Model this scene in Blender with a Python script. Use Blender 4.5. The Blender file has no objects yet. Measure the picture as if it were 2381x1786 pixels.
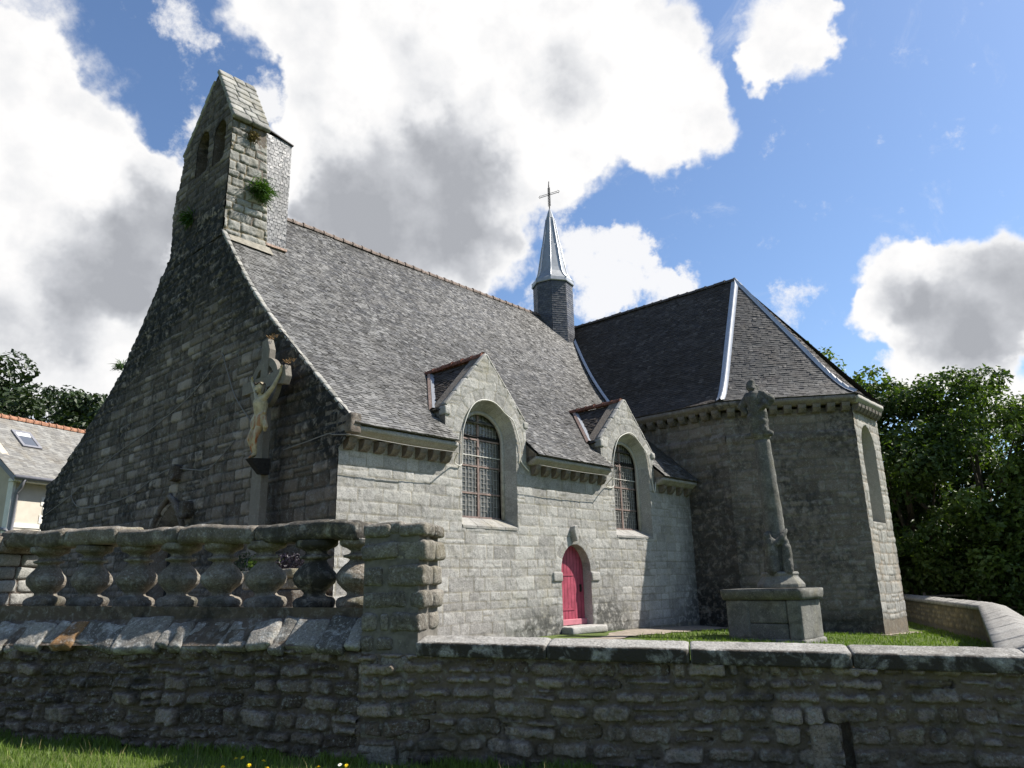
import bpy, bmesh, math, random
import numpy as np
from mathutils import Vector, Matrix, Euler
R = math.radians
SC = bpy.context.scene
COL = SC.collection

# ------------------------------------------------------------------ camera
cam = bpy.data.cameras.new('camera'); camo = bpy.data.objects.new('camera', cam); COL.objects.link(camo)
cam.sensor_width = 36; cam.lens = 25.88; cam.clip_end = 3000; cam.clip_start = 0.05
EYE = Vector((0, 0, 1.65)); PT = R(15.3); RL = math.atan(.0232)
fw = Vector((0, math.cos(PT), math.sin(PT))); r0 = Vector((1, 0, 0)); u0 = Vector((0, -math.sin(PT), math.cos(PT)))
rt = r0*math.cos(RL) - u0*math.sin(RL); up = r0*math.sin(RL) + u0*math.cos(RL)
camo.matrix_world = Matrix(((rt.x, up.x, -fw.x, EYE.x), (rt.y, up.y, -fw.y, EYE.y), (rt.z, up.z, -fw.z, EYE.z), (0, 0, 0, 1)))
SC.camera = camo
SC.view_settings.view_transform = 'Standard'; SC.view_settings.look = 'None'; SC.view_settings.gamma = 1
SC.view_settings.exposure = 0.82
SC.cycles.max_bounces = 6; SC.cycles.diffuse_bounces = 3; SC.cycles.glossy_bounces = 3; SC.cycles.transmission_bounces = 4
SC.cycles.transparent_max_bounces = 6; SC.cycles.caustics_reflective = False; SC.cycles.caustics_refractive = False

# ------------------------------------------------------------------ sun and sky
SAZ, SEL = R(81), R(49)
sdir = Vector((math.sin(SAZ)*math.cos(SEL), math.cos(SAZ)*math.cos(SEL), math.sin(SEL)))
sun = bpy.data.lights.new('sun', 'SUN'); sun.energy = 5.0; sun.angle = R(0.53); sun.color = (1, .95, .87)
suno = bpy.data.objects.new('sun', sun); COL.objects.link(suno); suno.rotation_euler = sdir.to_track_quat('Z', 'Y').to_euler()
suno.location = sdir*60

class NT:
    def __init__(s, tree): s.t = tree; s.n = tree.nodes; s.l = tree.links
    def new(s, k, **kw):
        n = s.n.new(k)
        for a, b in kw.items(): setattr(n, a, b)
        return n
    def put(s, sock, v):
        if v is None: return
        if hasattr(v, 'is_output'): s.l.new(v, sock)
        else:
            try: sock.default_value = v
            except Exception: sock.default_value = (v[0], v[1], v[2], 1) if hasattr(v, '__len__') else (v, v, v)
    def math(s, op, a, b=None, c=None, clamp=False):
        n = s.new('ShaderNodeMath', operation=op); n.use_clamp = clamp
        s.put(n.inputs[0], a); s.put(n.inputs[1], b); s.put(n.inputs[2], c); return n.outputs[0]
    def vmath(s, op, a, b=None, out=0):
        n = s.new('ShaderNodeVectorMath', operation=op); s.put(n.inputs[0], a)
        if op == 'SCALE': s.put(n.inputs[3], b)
        else: s.put(n.inputs[1], b)
        return n.outputs[out]
    def mix(s, f, a, b, blend='MIX'):
        n = s.new('ShaderNodeMix', data_type='RGBA', blend_type=blend)
        s.put(n.inputs[0], f)
        for i, v in ((6, a), (7, b)):
            if hasattr(v, 'is_output'): s.l.new(v, n.inputs[i])
            else: n.inputs[i].default_value = (v[0], v[1], v[2], 1)
        return n.outputs[2]
    def noise(s, scale, detail=3, rough=.55, vec=None, dist=0, out='Fac'):
        n = s.new('ShaderNodeTexNoise'); s.put(n.inputs['Scale'], scale); s.put(n.inputs['Detail'], detail)
        s.put(n.inputs['Roughness'], rough); s.put(n.inputs['Distortion'], dist)
        if vec is not None: s.l.new(vec, n.inputs['Vector'])
        return n.outputs[out]
    def step(s, v, a, b, lo=0., hi=1.):
        n = s.new('ShaderNodeMapRange', interpolation_type='SMOOTHSTEP')
        s.put(n.inputs[0], v); s.put(n.inputs[1], a); s.put(n.inputs[2], b); s.put(n.inputs[3], lo); s.put(n.inputs[4], hi)
        return n.outputs[0]
    def ramp(s, v, stops):
        n = s.new('ShaderNodeValToRGB'); e = n.color_ramp.elements
        while len(e) < len(stops): e.new(.5)
        for x, (p, c) in zip(e, stops): x.position = p; x.color = (c[0], c[1], c[2], 1)
        s.put(n.inputs[0], v); return n.outputs[0]
    def attr(s, name, out='Fac'):
        n = s.new('ShaderNodeAttribute'); n.attribute_name = name; return n.outputs[out]

def cld(lst, T, dirv, total=None):
    for az, el, r in lst:
        v = (math.sin(R(az))*math.cos(R(el)), math.cos(R(az))*math.cos(R(el)), math.sin(R(el)))
        d = T.vmath('DOT_PRODUCT', dirv, v, out='Value')
        k = T.step(d, math.cos(R(r*1.35)), math.cos(R(r*.25)))
        total = k if total is None else T.math('ADD', total, k)
    return total

CLOUDS = [(-41.0,30.6,7.6),(-38.2,32.4,2.8),(-35.9,29.9,2.7),(-36.6,25.2,6.8),(-33.0,26.0,4.4),
(-30.3,27.5,4.0),(-28.3,27.3,2.9),(-32.8,19.5,7.2),(-36.0,17.1,7.2),(-28.6,21.5,2.9),(-29.5,16.3,4.3),
(-19.5,40.9,3.4),(-13.9,41.1,5.4),(-15.3,37.4,3.6),(-15.9,34.3,3.2),(-16.5,31.6,2.9),(-15.5,28.8,2.9),
(-8.0,39.8,7.9),(0.4,39.3,8.6),(8.6,38.9,7.3),(13.6,36.6,4.0),(16.4,34.2,2.9),(12.4,33.5,2.9),(-9.9,32.5,7.2),
(-1.8,32.8,6.5),(4.4,34.9,5.4),(-11.7,27.4,6.1),(-5.9,26.3,5.4),(-1.6,23.5,3.2),(-3.9,28.4,4.7),
(24.4,38.3,2.9),(26.7,37.8,1.7),(22.4,36.6,1.5),(29.6,20.2,2.5),(31.0,18.6,3.2),(33.7,17.6,3.9),(36.3,17.3,4.2),
(28.1,18.3,1.7),(30.7,16.4,2.0),(31.4,13.5,2.2),(29.2,14.1,1.4),(33.4,14.0,2.5),(34.9,10.4,2.0)]
WISPS = [(5.4,29.7,1.6),(7.7,23.2,3.2),(10.3,23.2,2.6),(6.3,25.4,2.2),(12.5,22.1,1.8),(7.2,21.1,2.2),(-20.2,35.5,2.0),(21.5,19.4,1.5),(1.9,21.7,1.6),(-20.8,33.6,1.6),(-24.5,33,1.6),(-28,38.5,1.6),(-26.5,30.6,2.),(3.6,26.6,2.4),(10,25.4,1.6),(31.2,13.4,2.6),(28.8,13.8,1.8),(13.8,22.6,1.5),(16.2,32,1.6)]
GREYS = [(-28.5,26.0,3.2),(-28.8,23.4,4.0),(-29.5,18.5,4.0),(-27.0,21.1,2.5),(-34.4,17.7,4.3),(-32,22,3.6),(-27.6,24.5,2.6),(-13.3,29.0,4.3),(-14.5,26.5,4.0),
(-9.4,29.6,5.4),(-5.5,30.4,4.7),(-2.3,27.7,4.7),(-11.6,25.4,5.4),(-5.8,24.2,5.0),(-3.8,33.7,3.6),
(-15.4,25.8,3.6),(34.2,16.6,4.6),(37.0,16.8,5.0),(31.6,15.9,3.0),(29.6,18.5,1.8),(6.2,37.3,2.9)]

def make_world():
    w = bpy.data.worlds.new('World'); SC.world = w; w.use_nodes = True
    T = NT(w.node_tree); T.n.clear()
    out = T.new('ShaderNodeOutputWorld'); gen = T.new('ShaderNodeTexCoord').outputs['Generated']
    sky = T.new('ShaderNodeTexSky', sky_type='NISHITA'); sky.sun_disc = False
    sky.sun_elevation = SEL; sky.sun_rotation = SAZ; sky.air_density = 1.0; sky.dust_density = .7; sky.ozone_density = 1.6
    b1 = T.new('ShaderNodeBackground'); T.l.new(T.mix(1., sky.outputs[0], (.90, 1.0, 1.12), 'MULTIPLY'), b1.inputs[0]); b1.inputs[1].default_value = .088
    n1 = T.noise(7, 5, .6, gen, out='Color'); n2 = T.noise(26, 4, .6, gen, out='Color')
    w1 = T.vmath('SCALE', T.vmath('SUBTRACT', n1, (.5, .5, .5)), .11)
    w2 = T.vmath('SCALE', T.vmath('SUBTRACT', n2, (.5, .5, .5)), .035)
    d = T.vmath('NORMALIZE', T.vmath('ADD', gen, T.vmath('ADD', w1, w2)))
    F = cld(CLOUDS, T, d)
    fb = T.noise(10, 9, .66, gen)
    F = T.math('ADD', F, T.math('MULTIPLY', T.math('SUBTRACT', fb, .5), 1.9))
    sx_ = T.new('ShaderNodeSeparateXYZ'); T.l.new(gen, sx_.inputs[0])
    beh = T.step(sx_.outputs[1], .45, -.05)          # unseen cloud added outside the view to neutralise the shade light
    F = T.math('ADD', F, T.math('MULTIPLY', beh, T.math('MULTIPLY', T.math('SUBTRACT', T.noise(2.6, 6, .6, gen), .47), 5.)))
    dens = T.step(F, .22, .98)
    wisp = T.step(T.noise(7, 8, .7, gen, dist=1.2), .56, .85, 0, .5)
    dens = T.math('MAXIMUM', dens, wisp)
    w4 = T.vmath('SCALE', T.vmath('SUBTRACT', T.noise(13, 5, .65, gen, out='Color'), (.5, .5, .5)), .10)
    Fw = T.math('ADD', cld(WISPS, T, T.vmath('NORMALIZE', T.vmath('ADD', gen, w4))), T.math('MULTIPLY', T.math('SUBTRACT', T.noise(24, 7, .68, gen), .56), 4.2))
    dens = T.math('MAXIMUM', dens, T.step(Fw, .15, 1.5, 0, .9))
    w3 = T.vmath('SCALE', T.vmath('SUBTRACT', T.noise(14, 4, .6, gen, out='Color'), (.5, .5, .5)), .09)
    G = cld(GREYS, T, T.vmath('NORMALIZE', T.vmath('ADD', gen, w3)))
    sh = T.vmath('SCALE', tuple(sdir), .035)
    la = T.noise(6.5, 6, .55, gen); lb_ = T.noise(6.5, 6, .55, T.vmath('ADD', gen, sh))
    lit = T.math('MULTIPLY', T.math('SUBTRACT', lb_, la), 1.9)          # billows away from the sun are greyer
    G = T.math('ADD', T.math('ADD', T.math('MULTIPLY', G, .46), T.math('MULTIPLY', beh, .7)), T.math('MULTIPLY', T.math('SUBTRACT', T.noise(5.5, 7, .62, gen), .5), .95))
    g = T.math('ADD', T.step(G, -.1, 1.4), lit)
    edge = T.step(F, .40, 1.5)
    g = T.math('MULTIPLY', g, edge, clamp=True)
    colr = T.ramp(g, [(0, (1.0, .99, .985)), (.25, (.86, .865, .88)), (.6, (.60, .615, .65)), (1, (.42, .435, .47))])
    colr = T.mix(beh, colr, (.34, .31, .275))  # added unseen cloud toned warm grey to fill shaded faces
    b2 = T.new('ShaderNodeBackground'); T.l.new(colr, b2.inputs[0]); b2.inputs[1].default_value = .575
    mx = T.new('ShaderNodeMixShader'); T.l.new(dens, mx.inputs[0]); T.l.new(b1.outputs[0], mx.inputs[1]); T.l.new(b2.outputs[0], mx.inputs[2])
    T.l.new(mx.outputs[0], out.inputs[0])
    try: w.cycles.sampling_method = 'MANUAL'; w.cycles.sample_map_resolution = 512
    except Exception: pass
make_world()

# ------------------------------------------------------------------ numpy noise
def _h(ix, iy, iz, seed):
    n = (ix.astype(np.int64)*374761393 + iy.astype(np.int64)*668265263 + iz.astype(np.int64)*2147483647 + seed*974711) & 0x7fffffff
    n = ((n ^ (n >> 13))*1274126177) & 0x7fffffff
    n = ((n ^ (n >> 16))*2654435) & 0x7fffffff
    return ((n ^ (n >> 11)) & 0xffffff)/float(0xffffff)
def vn(x, y, z=None, seed=0):
    x = np.asarray(x, float); y = np.asarray(y, float); z = np.zeros_like(x) if z is None else np.asarray(z, float)
    ix, iy, iz = np.floor(x), np.floor(y), np.floor(z); fx, fy, fz = x-ix, y-iy, z-iz
    fx = fx*fx*(3-2*fx); fy = fy*fy*(3-2*fy); fz = fz*fz*(3-2*fz); r = 0
    for a in (0, 1):
        for b in (0, 1):
            for c in (0, 1):
                r = r + _h(ix+a, iy+b, iz+c, seed)*(fx if a else 1-fx)*(fy if b else 1-fy)*(fz if c else 1-fz)
    return r
def fbm(x, y, z=None, o=4, seed=0, g=.5):
    r = 0; a = 1.; t = 0
    for i in range(o):
        k = 2.03**i
        r = r + a*vn(np.asarray(x)*k+i*7.3, np.asarray(y)*k+i*3.1, None if z is None else np.asarray(z)*k+i*5.7, seed+i); t += a; a *= g
    return r/t-.5
def sstep(x, a, b):
    t = np.clip((x-a)/(b-a), 0, 1); return t*t*(3-2*t)

# ------------------------------------------------------------------ objects
def tag(o, label=None, cat=None, group=None, kind=None):
    for k, v in (('label', label), ('category', cat), ('group', group), ('kind', kind)):
        if v: o[k] = v
    return o
def empty(name, loc=(0, 0, 0), rz=0., label=None, cat=None, group=None):
    o = bpy.data.objects.new(name, None); COL.objects.link(o); o.location = loc; o.rotation_euler = (0, 0, rz); o.empty_display_size = .2
    return tag(o, label, cat, group)
def link(name, me, mat=None, parent=None, smooth=None):
    o = bpy.data.objects.new(name, me); COL.objects.link(o)
    if mat is not None and len(me.materials) == 0: me.materials.append(mat)
    if parent is not None: o.parent = parent
    if smooth is not None: me.polygons.foreach_set('use_smooth', np.full(len(me.polygons), smooth))
    return o
def npmesh(name, V, F, attrs=None, smooth=True):
    """F: int array (n,4) or (n,3)"""
    V = np.asarray(V, np.float32); F = np.asarray(F, np.int32); me = bpy.data.meshes.new(name); k = F.shape[1]
    me.vertices.add(len(V)); me.vertices.foreach_set('co', V.ravel())
    me.loops.add(F.size); me.loops.foreach_set('vertex_index', F.ravel())
    me.polygons.add(len(F)); me.polygons.foreach_set('loop_start', np.arange(0, F.size, k, dtype=np.int32))
    try: me.polygons.foreach_set('loop_total', np.full(len(F), k, np.int32))
    except Exception: pass
    for n, a in (attrs or {}).items():
        at = me.attributes.new(n, 'FLOAT', 'POINT'); at.data.foreach_set('value', np.asarray(a, np.float32).ravel())
    me.update(calc_edges=True); me.validate()
    me.polygons.foreach_set('use_smooth', np.full(len(me.polygons), smooth))
    return me
class MB:
    """collects simple shapes into one mesh"""
    def __init__(s): s.v = []; s.f = []
    def add(s, vs, fs):
        b = len(s.v); s.v += [tuple(p) for p in vs]; s.f += [tuple(i+b for i in f) for f in fs]; return s
    def box(s, lo, hi, M=None):
        x0, y0, z0 = lo; x1, y1, z1 = hi
        vs = [(x0,y0,z0),(x1,y0,z0),(x1,y1,z0),(x0,y1,z0),(x0,y0,z1),(x1,y0,z1),(x1,y1,z1),(x0,y1,z1)]
        if M is not None: vs = [tuple(M @ Vector(p)) for p in vs]
        return s.add(vs, [(0,3,2,1),(4,5,6,7),(0,1,5,4),(1,2,6,5),(2,3,7,6),(3,0,4,7)])
    def prism(s, poly, fn0, fn1):
        n = len(poly); vs = [fn0(p) for p in poly]+[fn1(p) for p in poly]
        return s.add(vs, [tuple(range(n))[::-1], tuple(range(n, 2*n))]+[(i, (i+1) % n, n+(i+1) % n, n+i) for i in range(n)])
    def tube(s, pts, r, n=6, r1=None, cap=True):
        pts = [Vector(p) for p in pts]; rings = []; m = len(pts)
        for i, p in enumerate(pts):
            t = (pts[min(i+1, m-1)]-pts[max(i-1, 0)]).normalized()
            a = t.orthogonal().normalized() if i == 0 else (pa-t*pa.dot(t)).normalized()
            pa = a; b = t.cross(a); rr = (r if r1 is None else r+(r1-r)*i/max(m-1, 1)) if not hasattr(r, '__len__') else r[i]
            rings.append([p+(a*math.cos(2*math.pi*k/n)+b*math.sin(2*math.pi*k/n))*rr for k in range(n)])
        vs = [q for g in rings for q in g]; fs = []
        for i in range(m-1):
            for k in range(n): fs.append((i*n+k, i*n+(k+1) % n, (i+1)*n+(k+1) % n, (i+1)*n+k))
        if cap: fs += [tuple(range(n))[::-1], tuple((m-1)*n+k for k in range(n))]
        return s.add(vs, fs)
    def lathe(s, prof, n=16, c=(0, 0, 0), rot=0):
        vs = []; m = len(prof)
        for r, z in prof:
            for k in range(n): a = 2*math.pi*k/n+rot; vs.append((c[0]+r*math.cos(a), c[1]+r*math.sin(a), c[2]+z))
        fs = [(i*n+k, i*n+(k+1) % n, (i+1)*n+(k+1) % n, (i+1)*n+k) for i in range(m-1) for k in range(n)]
        fs += [tuple(range(n))[::-1], tuple((m-1)*n+k for k in range(n))]
        return s.add(vs, fs)
    def mesh(s, name): me = bpy.data.meshes.new(name); me.from_pydata(s.v, [], s.f); me.update(); return me
    def build(s, name, mat, parent=None, smooth=False, bevel=0):
        me = s.mesh(name); o = link(name, me, mat, parent, smooth)
        if bevel:
            m = o.modifiers.new('bevel', 'BEVEL'); m.width = bevel; m.segments = 2; m.limit_method = 'ANGLE'
        return o
def copy_tree(o, parent=None):
    c = o.copy(); COL.objects.link(c)
    if parent is not None: c.parent = parent
    for ch in list(o.children): copy_tree(ch, c)
    return c

# ------------------------------------------------------------------ materials
def mat(name):
    m = bpy.data.materials.new(name); m.use_nodes = True; T = NT(m.node_tree); b = T.n['Principled BSDF']
    b.inputs['Specular IOR Level'].default_value = .3
    return m, T, b
def bump(T, b, h, strength=.4, dist=.02):
    n = T.new('ShaderNodeBump'); n.inputs['Strength'].default_value = strength; n.inputs['Distance'].default_value = dist
    T.l.new(h, n.inputs['Height']); T.l.new(n.outputs[0], b.inputs['Normal'])
def stone(name, ramp, mortar=(.2, .185, .16), pale=(.42, .43, .4), pale_amt=.4, dark=(.03, .03, .028), dark_amt=.35, big=.9, speck=.35, tint=(.16, .15, .07), tint_amt=.15, bs=.5, fine=1.):
    m, T, b = mat(name); P = T.new('ShaderNodeTexCoord').outputs['Object']
    c = T.ramp(T.attr('rnd'), ramp)
    P2 = T.vmath('SCALE', P, fine)
    sp = T.noise(46, 3, .75, P); c = T.mix(T.step(sp, .45, .66, 0, speck*1.3), c, T.mix(1., c, (.35, .35, .35), 'MULTIPLY'))
    sp2 = T.noise(30, 3, .7, P); c = T.mix(T.step(sp2, .56, .66, 0, speck*1.1), c, pale)
    mo = T.attr('joint'); c = T.mix(T.math('MULTIPLY', mo, T.step(T.noise(9, 3, .6, P), .2, .6, .55, 1)), c, mortar)
    l1 = T.noise(5.5, 6, .68, P2, dist=.5); c = T.mix(T.step(l1, .5, .68, 0, pale_amt), c, pale)
    g = T.noise(1.3, 5, .65, P); c = T.mix(T.step(g, .48, .7, 0, tint_amt), c, tint)
    k = T.math('MULTIPLY', T.step(T.noise(big, 5, .6, P), .42, .66), T.step(T.noise(6, 5, .65, P), .38, .6))
    c = T.mix(T.math('MULTIPLY', k, dark_amt), c, dark)
    st = T.math('MULTIPLY', T.attr('stain'), T.step(T.noise(4.5, 5, .66, P, dist=.4), .36, .54)); c = T.mix(st, c, dark)
    ws = T.math('MULTIPLY', T.attr('stain'), T.step(T.noise(6.5, 4, .62, P, dist=.8), .58, .68, 0, .22)); c = T.mix(ws, c, pale)
    T.l.new(c, b.inputs['Base Color']); b.inputs['Roughness'].default_value = .92
    h = T.math('ADD', T.noise(45, 5, .7, P), T.math('MULTIPLY', T.noise(12, 4, .6, P), 1.2)); bump(T, b, h, bs, .025)
    return m
def plain(name, col, rough=.6, metal=0., var=.25, scale=8, spec=.3, bmp=0.):
    m, T, b = mat(name); P = T.new('ShaderNodeTexCoord').outputs['Object']
    c = T.mix(T.step(T.noise(scale, 5, .65, P), .3, .7, 0, 1), [x*(1-var) for x in col], [min(1, x*(1+var)) for x in col])
    T.l.new(c, b.inputs['Base Color']); b.inputs['Roughness'].default_value = rough; b.inputs['Metallic'].default_value = metal
    b.inputs['Specular IOR Level'].default_value = spec
    if bmp: bump(T, b, T.noise(scale*4, 4, .6, P), bmp, .01)
    return m
def slate(name, ramp, lichen=(.36, .36, .33), l_amt=.5, rough=.42, moss=(.1, .085, .05), m_amt=.4, spec=.55):
    m, T, b = mat(name); P = T.new('ShaderNodeTexCoord').outputs['Object']; r = T.attr('rnd')
    c = T.ramp(r, ramp)
    mp = T.new('ShaderNodeMapping'); T.l.new(P, mp.inputs[0]); mp.inputs['Scale'].default_value = (2.2, .35, .35)
    c = T.mix(T.step(T.noise(.9, 5, .6, mp.outputs[0]), .35, .68, 0, .55), c, T.mix(1., c, (.6, .57, .53), 'MULTIPLY'))
    c = T.mix(T.step(T.noise(1.1, 5, .65, P, dist=.6), .45, .68, 0, m_amt), c, moss)
    c = T.mix(T.step(T.noise(11, 6, .72, P), .56, .7, 0, l_amt), c, lichen)
    T.l.new(c, b.inputs['Base Color'])
    rr = T.math('ADD', T.step(T.noise(2.5, 4, .6, P), .3, .7, rough-.06, rough+.16), T.math('MULTIPLY', r, .12)); T.l.new(rr, b.inputs['Roughness'])
    b.inputs['Specular IOR Level'].default_value = spec
    bump(T, b, T.noise(40, 4, .65, P), .25, .01)
    return m
M = {}
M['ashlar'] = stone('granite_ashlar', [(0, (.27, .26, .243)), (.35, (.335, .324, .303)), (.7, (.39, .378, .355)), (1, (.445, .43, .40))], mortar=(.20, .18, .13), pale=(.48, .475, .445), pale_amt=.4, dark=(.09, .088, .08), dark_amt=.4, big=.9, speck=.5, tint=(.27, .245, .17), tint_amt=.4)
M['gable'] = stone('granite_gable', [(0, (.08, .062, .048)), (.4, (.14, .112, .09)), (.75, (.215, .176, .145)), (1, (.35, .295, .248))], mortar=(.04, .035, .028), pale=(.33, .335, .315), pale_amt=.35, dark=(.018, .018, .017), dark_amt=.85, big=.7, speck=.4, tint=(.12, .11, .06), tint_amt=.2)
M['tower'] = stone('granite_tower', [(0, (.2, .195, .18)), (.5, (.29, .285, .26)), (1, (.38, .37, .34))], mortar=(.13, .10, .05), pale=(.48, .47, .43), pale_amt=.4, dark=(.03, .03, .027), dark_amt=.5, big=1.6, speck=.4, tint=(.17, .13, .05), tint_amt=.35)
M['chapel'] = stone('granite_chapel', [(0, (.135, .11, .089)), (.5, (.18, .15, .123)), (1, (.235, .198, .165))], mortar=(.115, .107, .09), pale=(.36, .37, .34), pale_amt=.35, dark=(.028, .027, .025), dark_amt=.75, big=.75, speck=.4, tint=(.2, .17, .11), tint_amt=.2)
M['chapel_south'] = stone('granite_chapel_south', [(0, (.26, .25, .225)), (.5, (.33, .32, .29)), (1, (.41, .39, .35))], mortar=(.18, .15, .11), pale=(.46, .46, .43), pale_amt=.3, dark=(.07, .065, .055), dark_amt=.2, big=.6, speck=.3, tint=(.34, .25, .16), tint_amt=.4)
M['rubble'] = stone('rubble_stone', [(0, (.125, .092, .068)), (.3, (.2, .156, .12)), (.65, (.285, .227, .178)), (1, (.37, .302, .245))], mortar=(.15, .117, .09), pale=(.38, .375, .345), pale_amt=.5, dark=(.022, .021, .019), dark_amt=.65, big=1.8, speck=.55, tint=(.14, .12, .055), tint_amt=.35, bs=.9, fine=2.)
M['rubble_dark'] = stone('rubble_stone_dark', [(0, (.075, .056, .042)), (.35, (.142, .111, .086)), (.7, (.21, .168, .133)), (1, (.31, .255, .208))], mortar=(.115, .089, .067), pale=(.38, .375, .345), pale_amt=.5, dark=(.018, .017, .015), dark_amt=.8, big=1.8, speck=.55, tint=(.12, .10, .05), tint_amt=.35, bs=.9, fine=2.)
M['pillar'] = stone('pillar_stone', [(0, (.12, .103, .082)), (.5, (.205, .182, .15)), (1, (.30, .272, .23))], mortar=(.15, .125, .1), pale=(.42, .41, .37), pale_amt=.5, dark=(.022, .021, .019), dark_amt=.6, big=1.8, speck=.55, tint=(.16, .14, .07), tint_amt=.35, bs=.9, fine=2.)
M['slab'] = stone('weathering_slab', [(0, (.11, .10, .086)), (.45, (.21, .195, .17)), (.8, (.295, .275, .245)), (.93, (.33, .31, .27)), (.95, (.30, .17, .075)), (1, (.28, .15, .06))], mortar=(.2, .185, .16), pale=(.55, .55, .52), pale_amt=.6, dark=(.03, .03, .028), dark_amt=.5, big=2.5, speck=.5, tint=(.2, .15, .07), tint_amt=.25, bs=.8)
M['coping'] = stone('coping_stone', [(0, (.28, .265, .24)), (1, (.36, .343, .315))], pale=(.5, .49, .455), pale_amt=.4, dark=(.045, .038, .03), dark_amt=.35, big=2.5, speck=.6, tint=(.28, .25, .2), tint_amt=.2, bs=.8)
M['baluster'] = stone('baluster_stone', [(0, (.19, .16, .125)), (1, (.29, .25, .2))], pale=(.5, .49, .45), pale_amt=.6, dark=(.03, .028, .024), dark_amt=.65, big=3.2, speck=.5, tint=(.13, .125, .05), tint_amt=.5, bs=.7)
M['calvary'] = stone('calvary_stone', [(0, (.10, .097, .085)), (1, (.20, .196, .178))], mortar=(.04, .04, .035), pale=(.4, .39, .35), pale_amt=.35, dark=(.03, .03, .028), dark_amt=.5, big=1.6, speck=.4, tint=(.16, .14, .06), tint_amt=.3, bs=.6)
M['cross'] = stone('cross_concrete', [(0, (.175, .155, .13)), (1, (.21, .188, .158))], pale=(.42, .42, .38), pale_amt=.15, dark=(.06, .06, .055), dark_amt=.3, big=1.2, speck=.2, tint=(.17, .15, .09), tint_amt=.2, bs=.25)
M['far_rubble'] = stone('ochre_rubble', [(0, (.10, .085, .055)), (.5, (.19, .155, .095)), (1, (.28, .225, .13))], mortar=(.12, .105, .08), pale=(.32, .3, .24), pale_amt=.25, dark=(.03, .03, .025), dark_amt=.3, tint=(.18, .12, .05), tint_amt=.4)
M['slate'] = slate('slate_nave', [(0, (.05, .0475, .044)), (.5, (.066, .063, .059)), (.85, (.085, .082, .077)), (1, (.155, .152, .145))], lichen=(.23, .228, .215), l_amt=.5, rough=.37, moss=(.045, .042, .036), m_amt=.75)
M['slate_dark'] = slate('slate_chapel', [(0, (.046, .039, .034)), (.5, (.067, .057, .05)), (.9, (.09, .077, .068)), (1, (.13, .114, .103))], lichen=(.10, .097, .093), l_amt=.35, rough=.62, spec=.2, moss=(.05, .04, .03))
M['slate_hip'] = slate('slate_hip', [(0, (.036, .034, .032)), (.5, (.054, .05, .047)), (.9, (.076, .072, .068)), (1, (.115, .11, .105))], lichen=(.13, .125, .118), l_amt=.5, rough=.5, moss=(.07, .055, .045), m_amt=.6)
M['slate_new'] = slate('slate_tower', [(0, (.08, .082, .087)), (.5, (.115, .117, .122)), (1, (.19, .192, .196))], lichen=(.3, .3, .3), l_amt=.15, rough=.36, m_amt=0)
M['slate_shaft'] = slate('slate_turret', [(0, (.05, .053, .065)), (.5, (.075, .078, .092)), (1, (.12, .123, .135))], l_amt=.05, rough=.42, m_amt=0)
M['slate_house'] = slate('slate_house', [(0, (.15, .145, .135)), (.5, (.2, .195, .18)), (1, (.26, .255, .235))], l_amt=.3, rough=.55, moss=(.2, .17, .12), m_amt=.4)
M['zinc'] = plain('zinc', (.34, .35, .36), .45, .5, .12, 5)
M['zinc_pale'] = plain('zinc_flashing', (.5, .51, .53), .4, .5, .1, 5)
M['terracotta'] = plain('terracotta_ridge', (.22, .10, .07), .8, 0, .5, 14, bmp=.4)
M['lichen_tile'] = plain('old_ridge_tile', (.155, .12, .10), .85, 0, .5, 14, bmp=.4)
M['dark_tile'] = plain('dark_ridge_tile', (.085, .075, .07), .75, 0, .5, 10, bmp=.3)
M['orange_tile'] = plain('orange_ridge_tile', (.28, .14, .085), .8, 0, .4, 9)
M['pink_brick'] = plain('pink_flashing', (.40, .28, .22), .75, 0, .4, 12)
M['door'] = plain('crimson_paint', (.33, .062, .095), .5, 0, .22, 3.5)
M['door_pale'] = plain('crimson_paint_board', (.46, .17, .20), .5, 0, .12, 6)
M['frame'] = plain('window_frame', (.22, .16, .14), .6, 0, .3, 6)
M['lead'] = plain('lead_came', (.27, .265, .25), .6, .0, .2, 10)
M['iron'] = plain('wrought_iron', (.03, .028, .027), .55, .6, .3, 20)
M['rust'] = plain('old_bell', (.07, .065, .06), .5, .7, .3, 8)
M['white_cable'] = plain('white_cable', (.62, .60, .54), .5, 0, .1, 4)
M['grey_cable'] = plain('grey_cable', (.20, .19, .175), .6, 0, .1, 4)
M['render'] = plain('cream_render', (.58, .53, .44), .9, 0, .06, 3)
M['render_shaded'] = plain('shaded_render', (.46, .40, .32), .9, 0, .08, 2)  # darker copy of the cream render; shade put into the gable wall's colour
M['quoin'] = plain('white_quoin', (.72, .70, .64), .8, 0, .08, 5)
M['pvc'] = plain('grey_pipe', (.20, .20, .22), .5, 0, .1, 5)
M['dark'] = plain('dark_void', (.012, .012, .012), .9, 0, .1, 2)
M['bark'] = plain('bark', (.075, .06, .045), .9, 0, .4, 9, bmp=.5)
M['fence'] = plain('fence_wood', (.10, .085, .07), .85, 0, .3, 9)
M['oak'] = plain('old_oak', (.055, .04, .028), .7, 0, .3, 9)
M['yellow'] = plain('dandelion_yellow', (.85, .62, .02), .6, 0, .1, 30)
M['daisy'] = plain('daisy_white', (.8, .8, .76), .6, 0, .05, 30)
M['stem'] = plain('green_stem', (.08, .15, .03), .7, 0, .2, 30)
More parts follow.
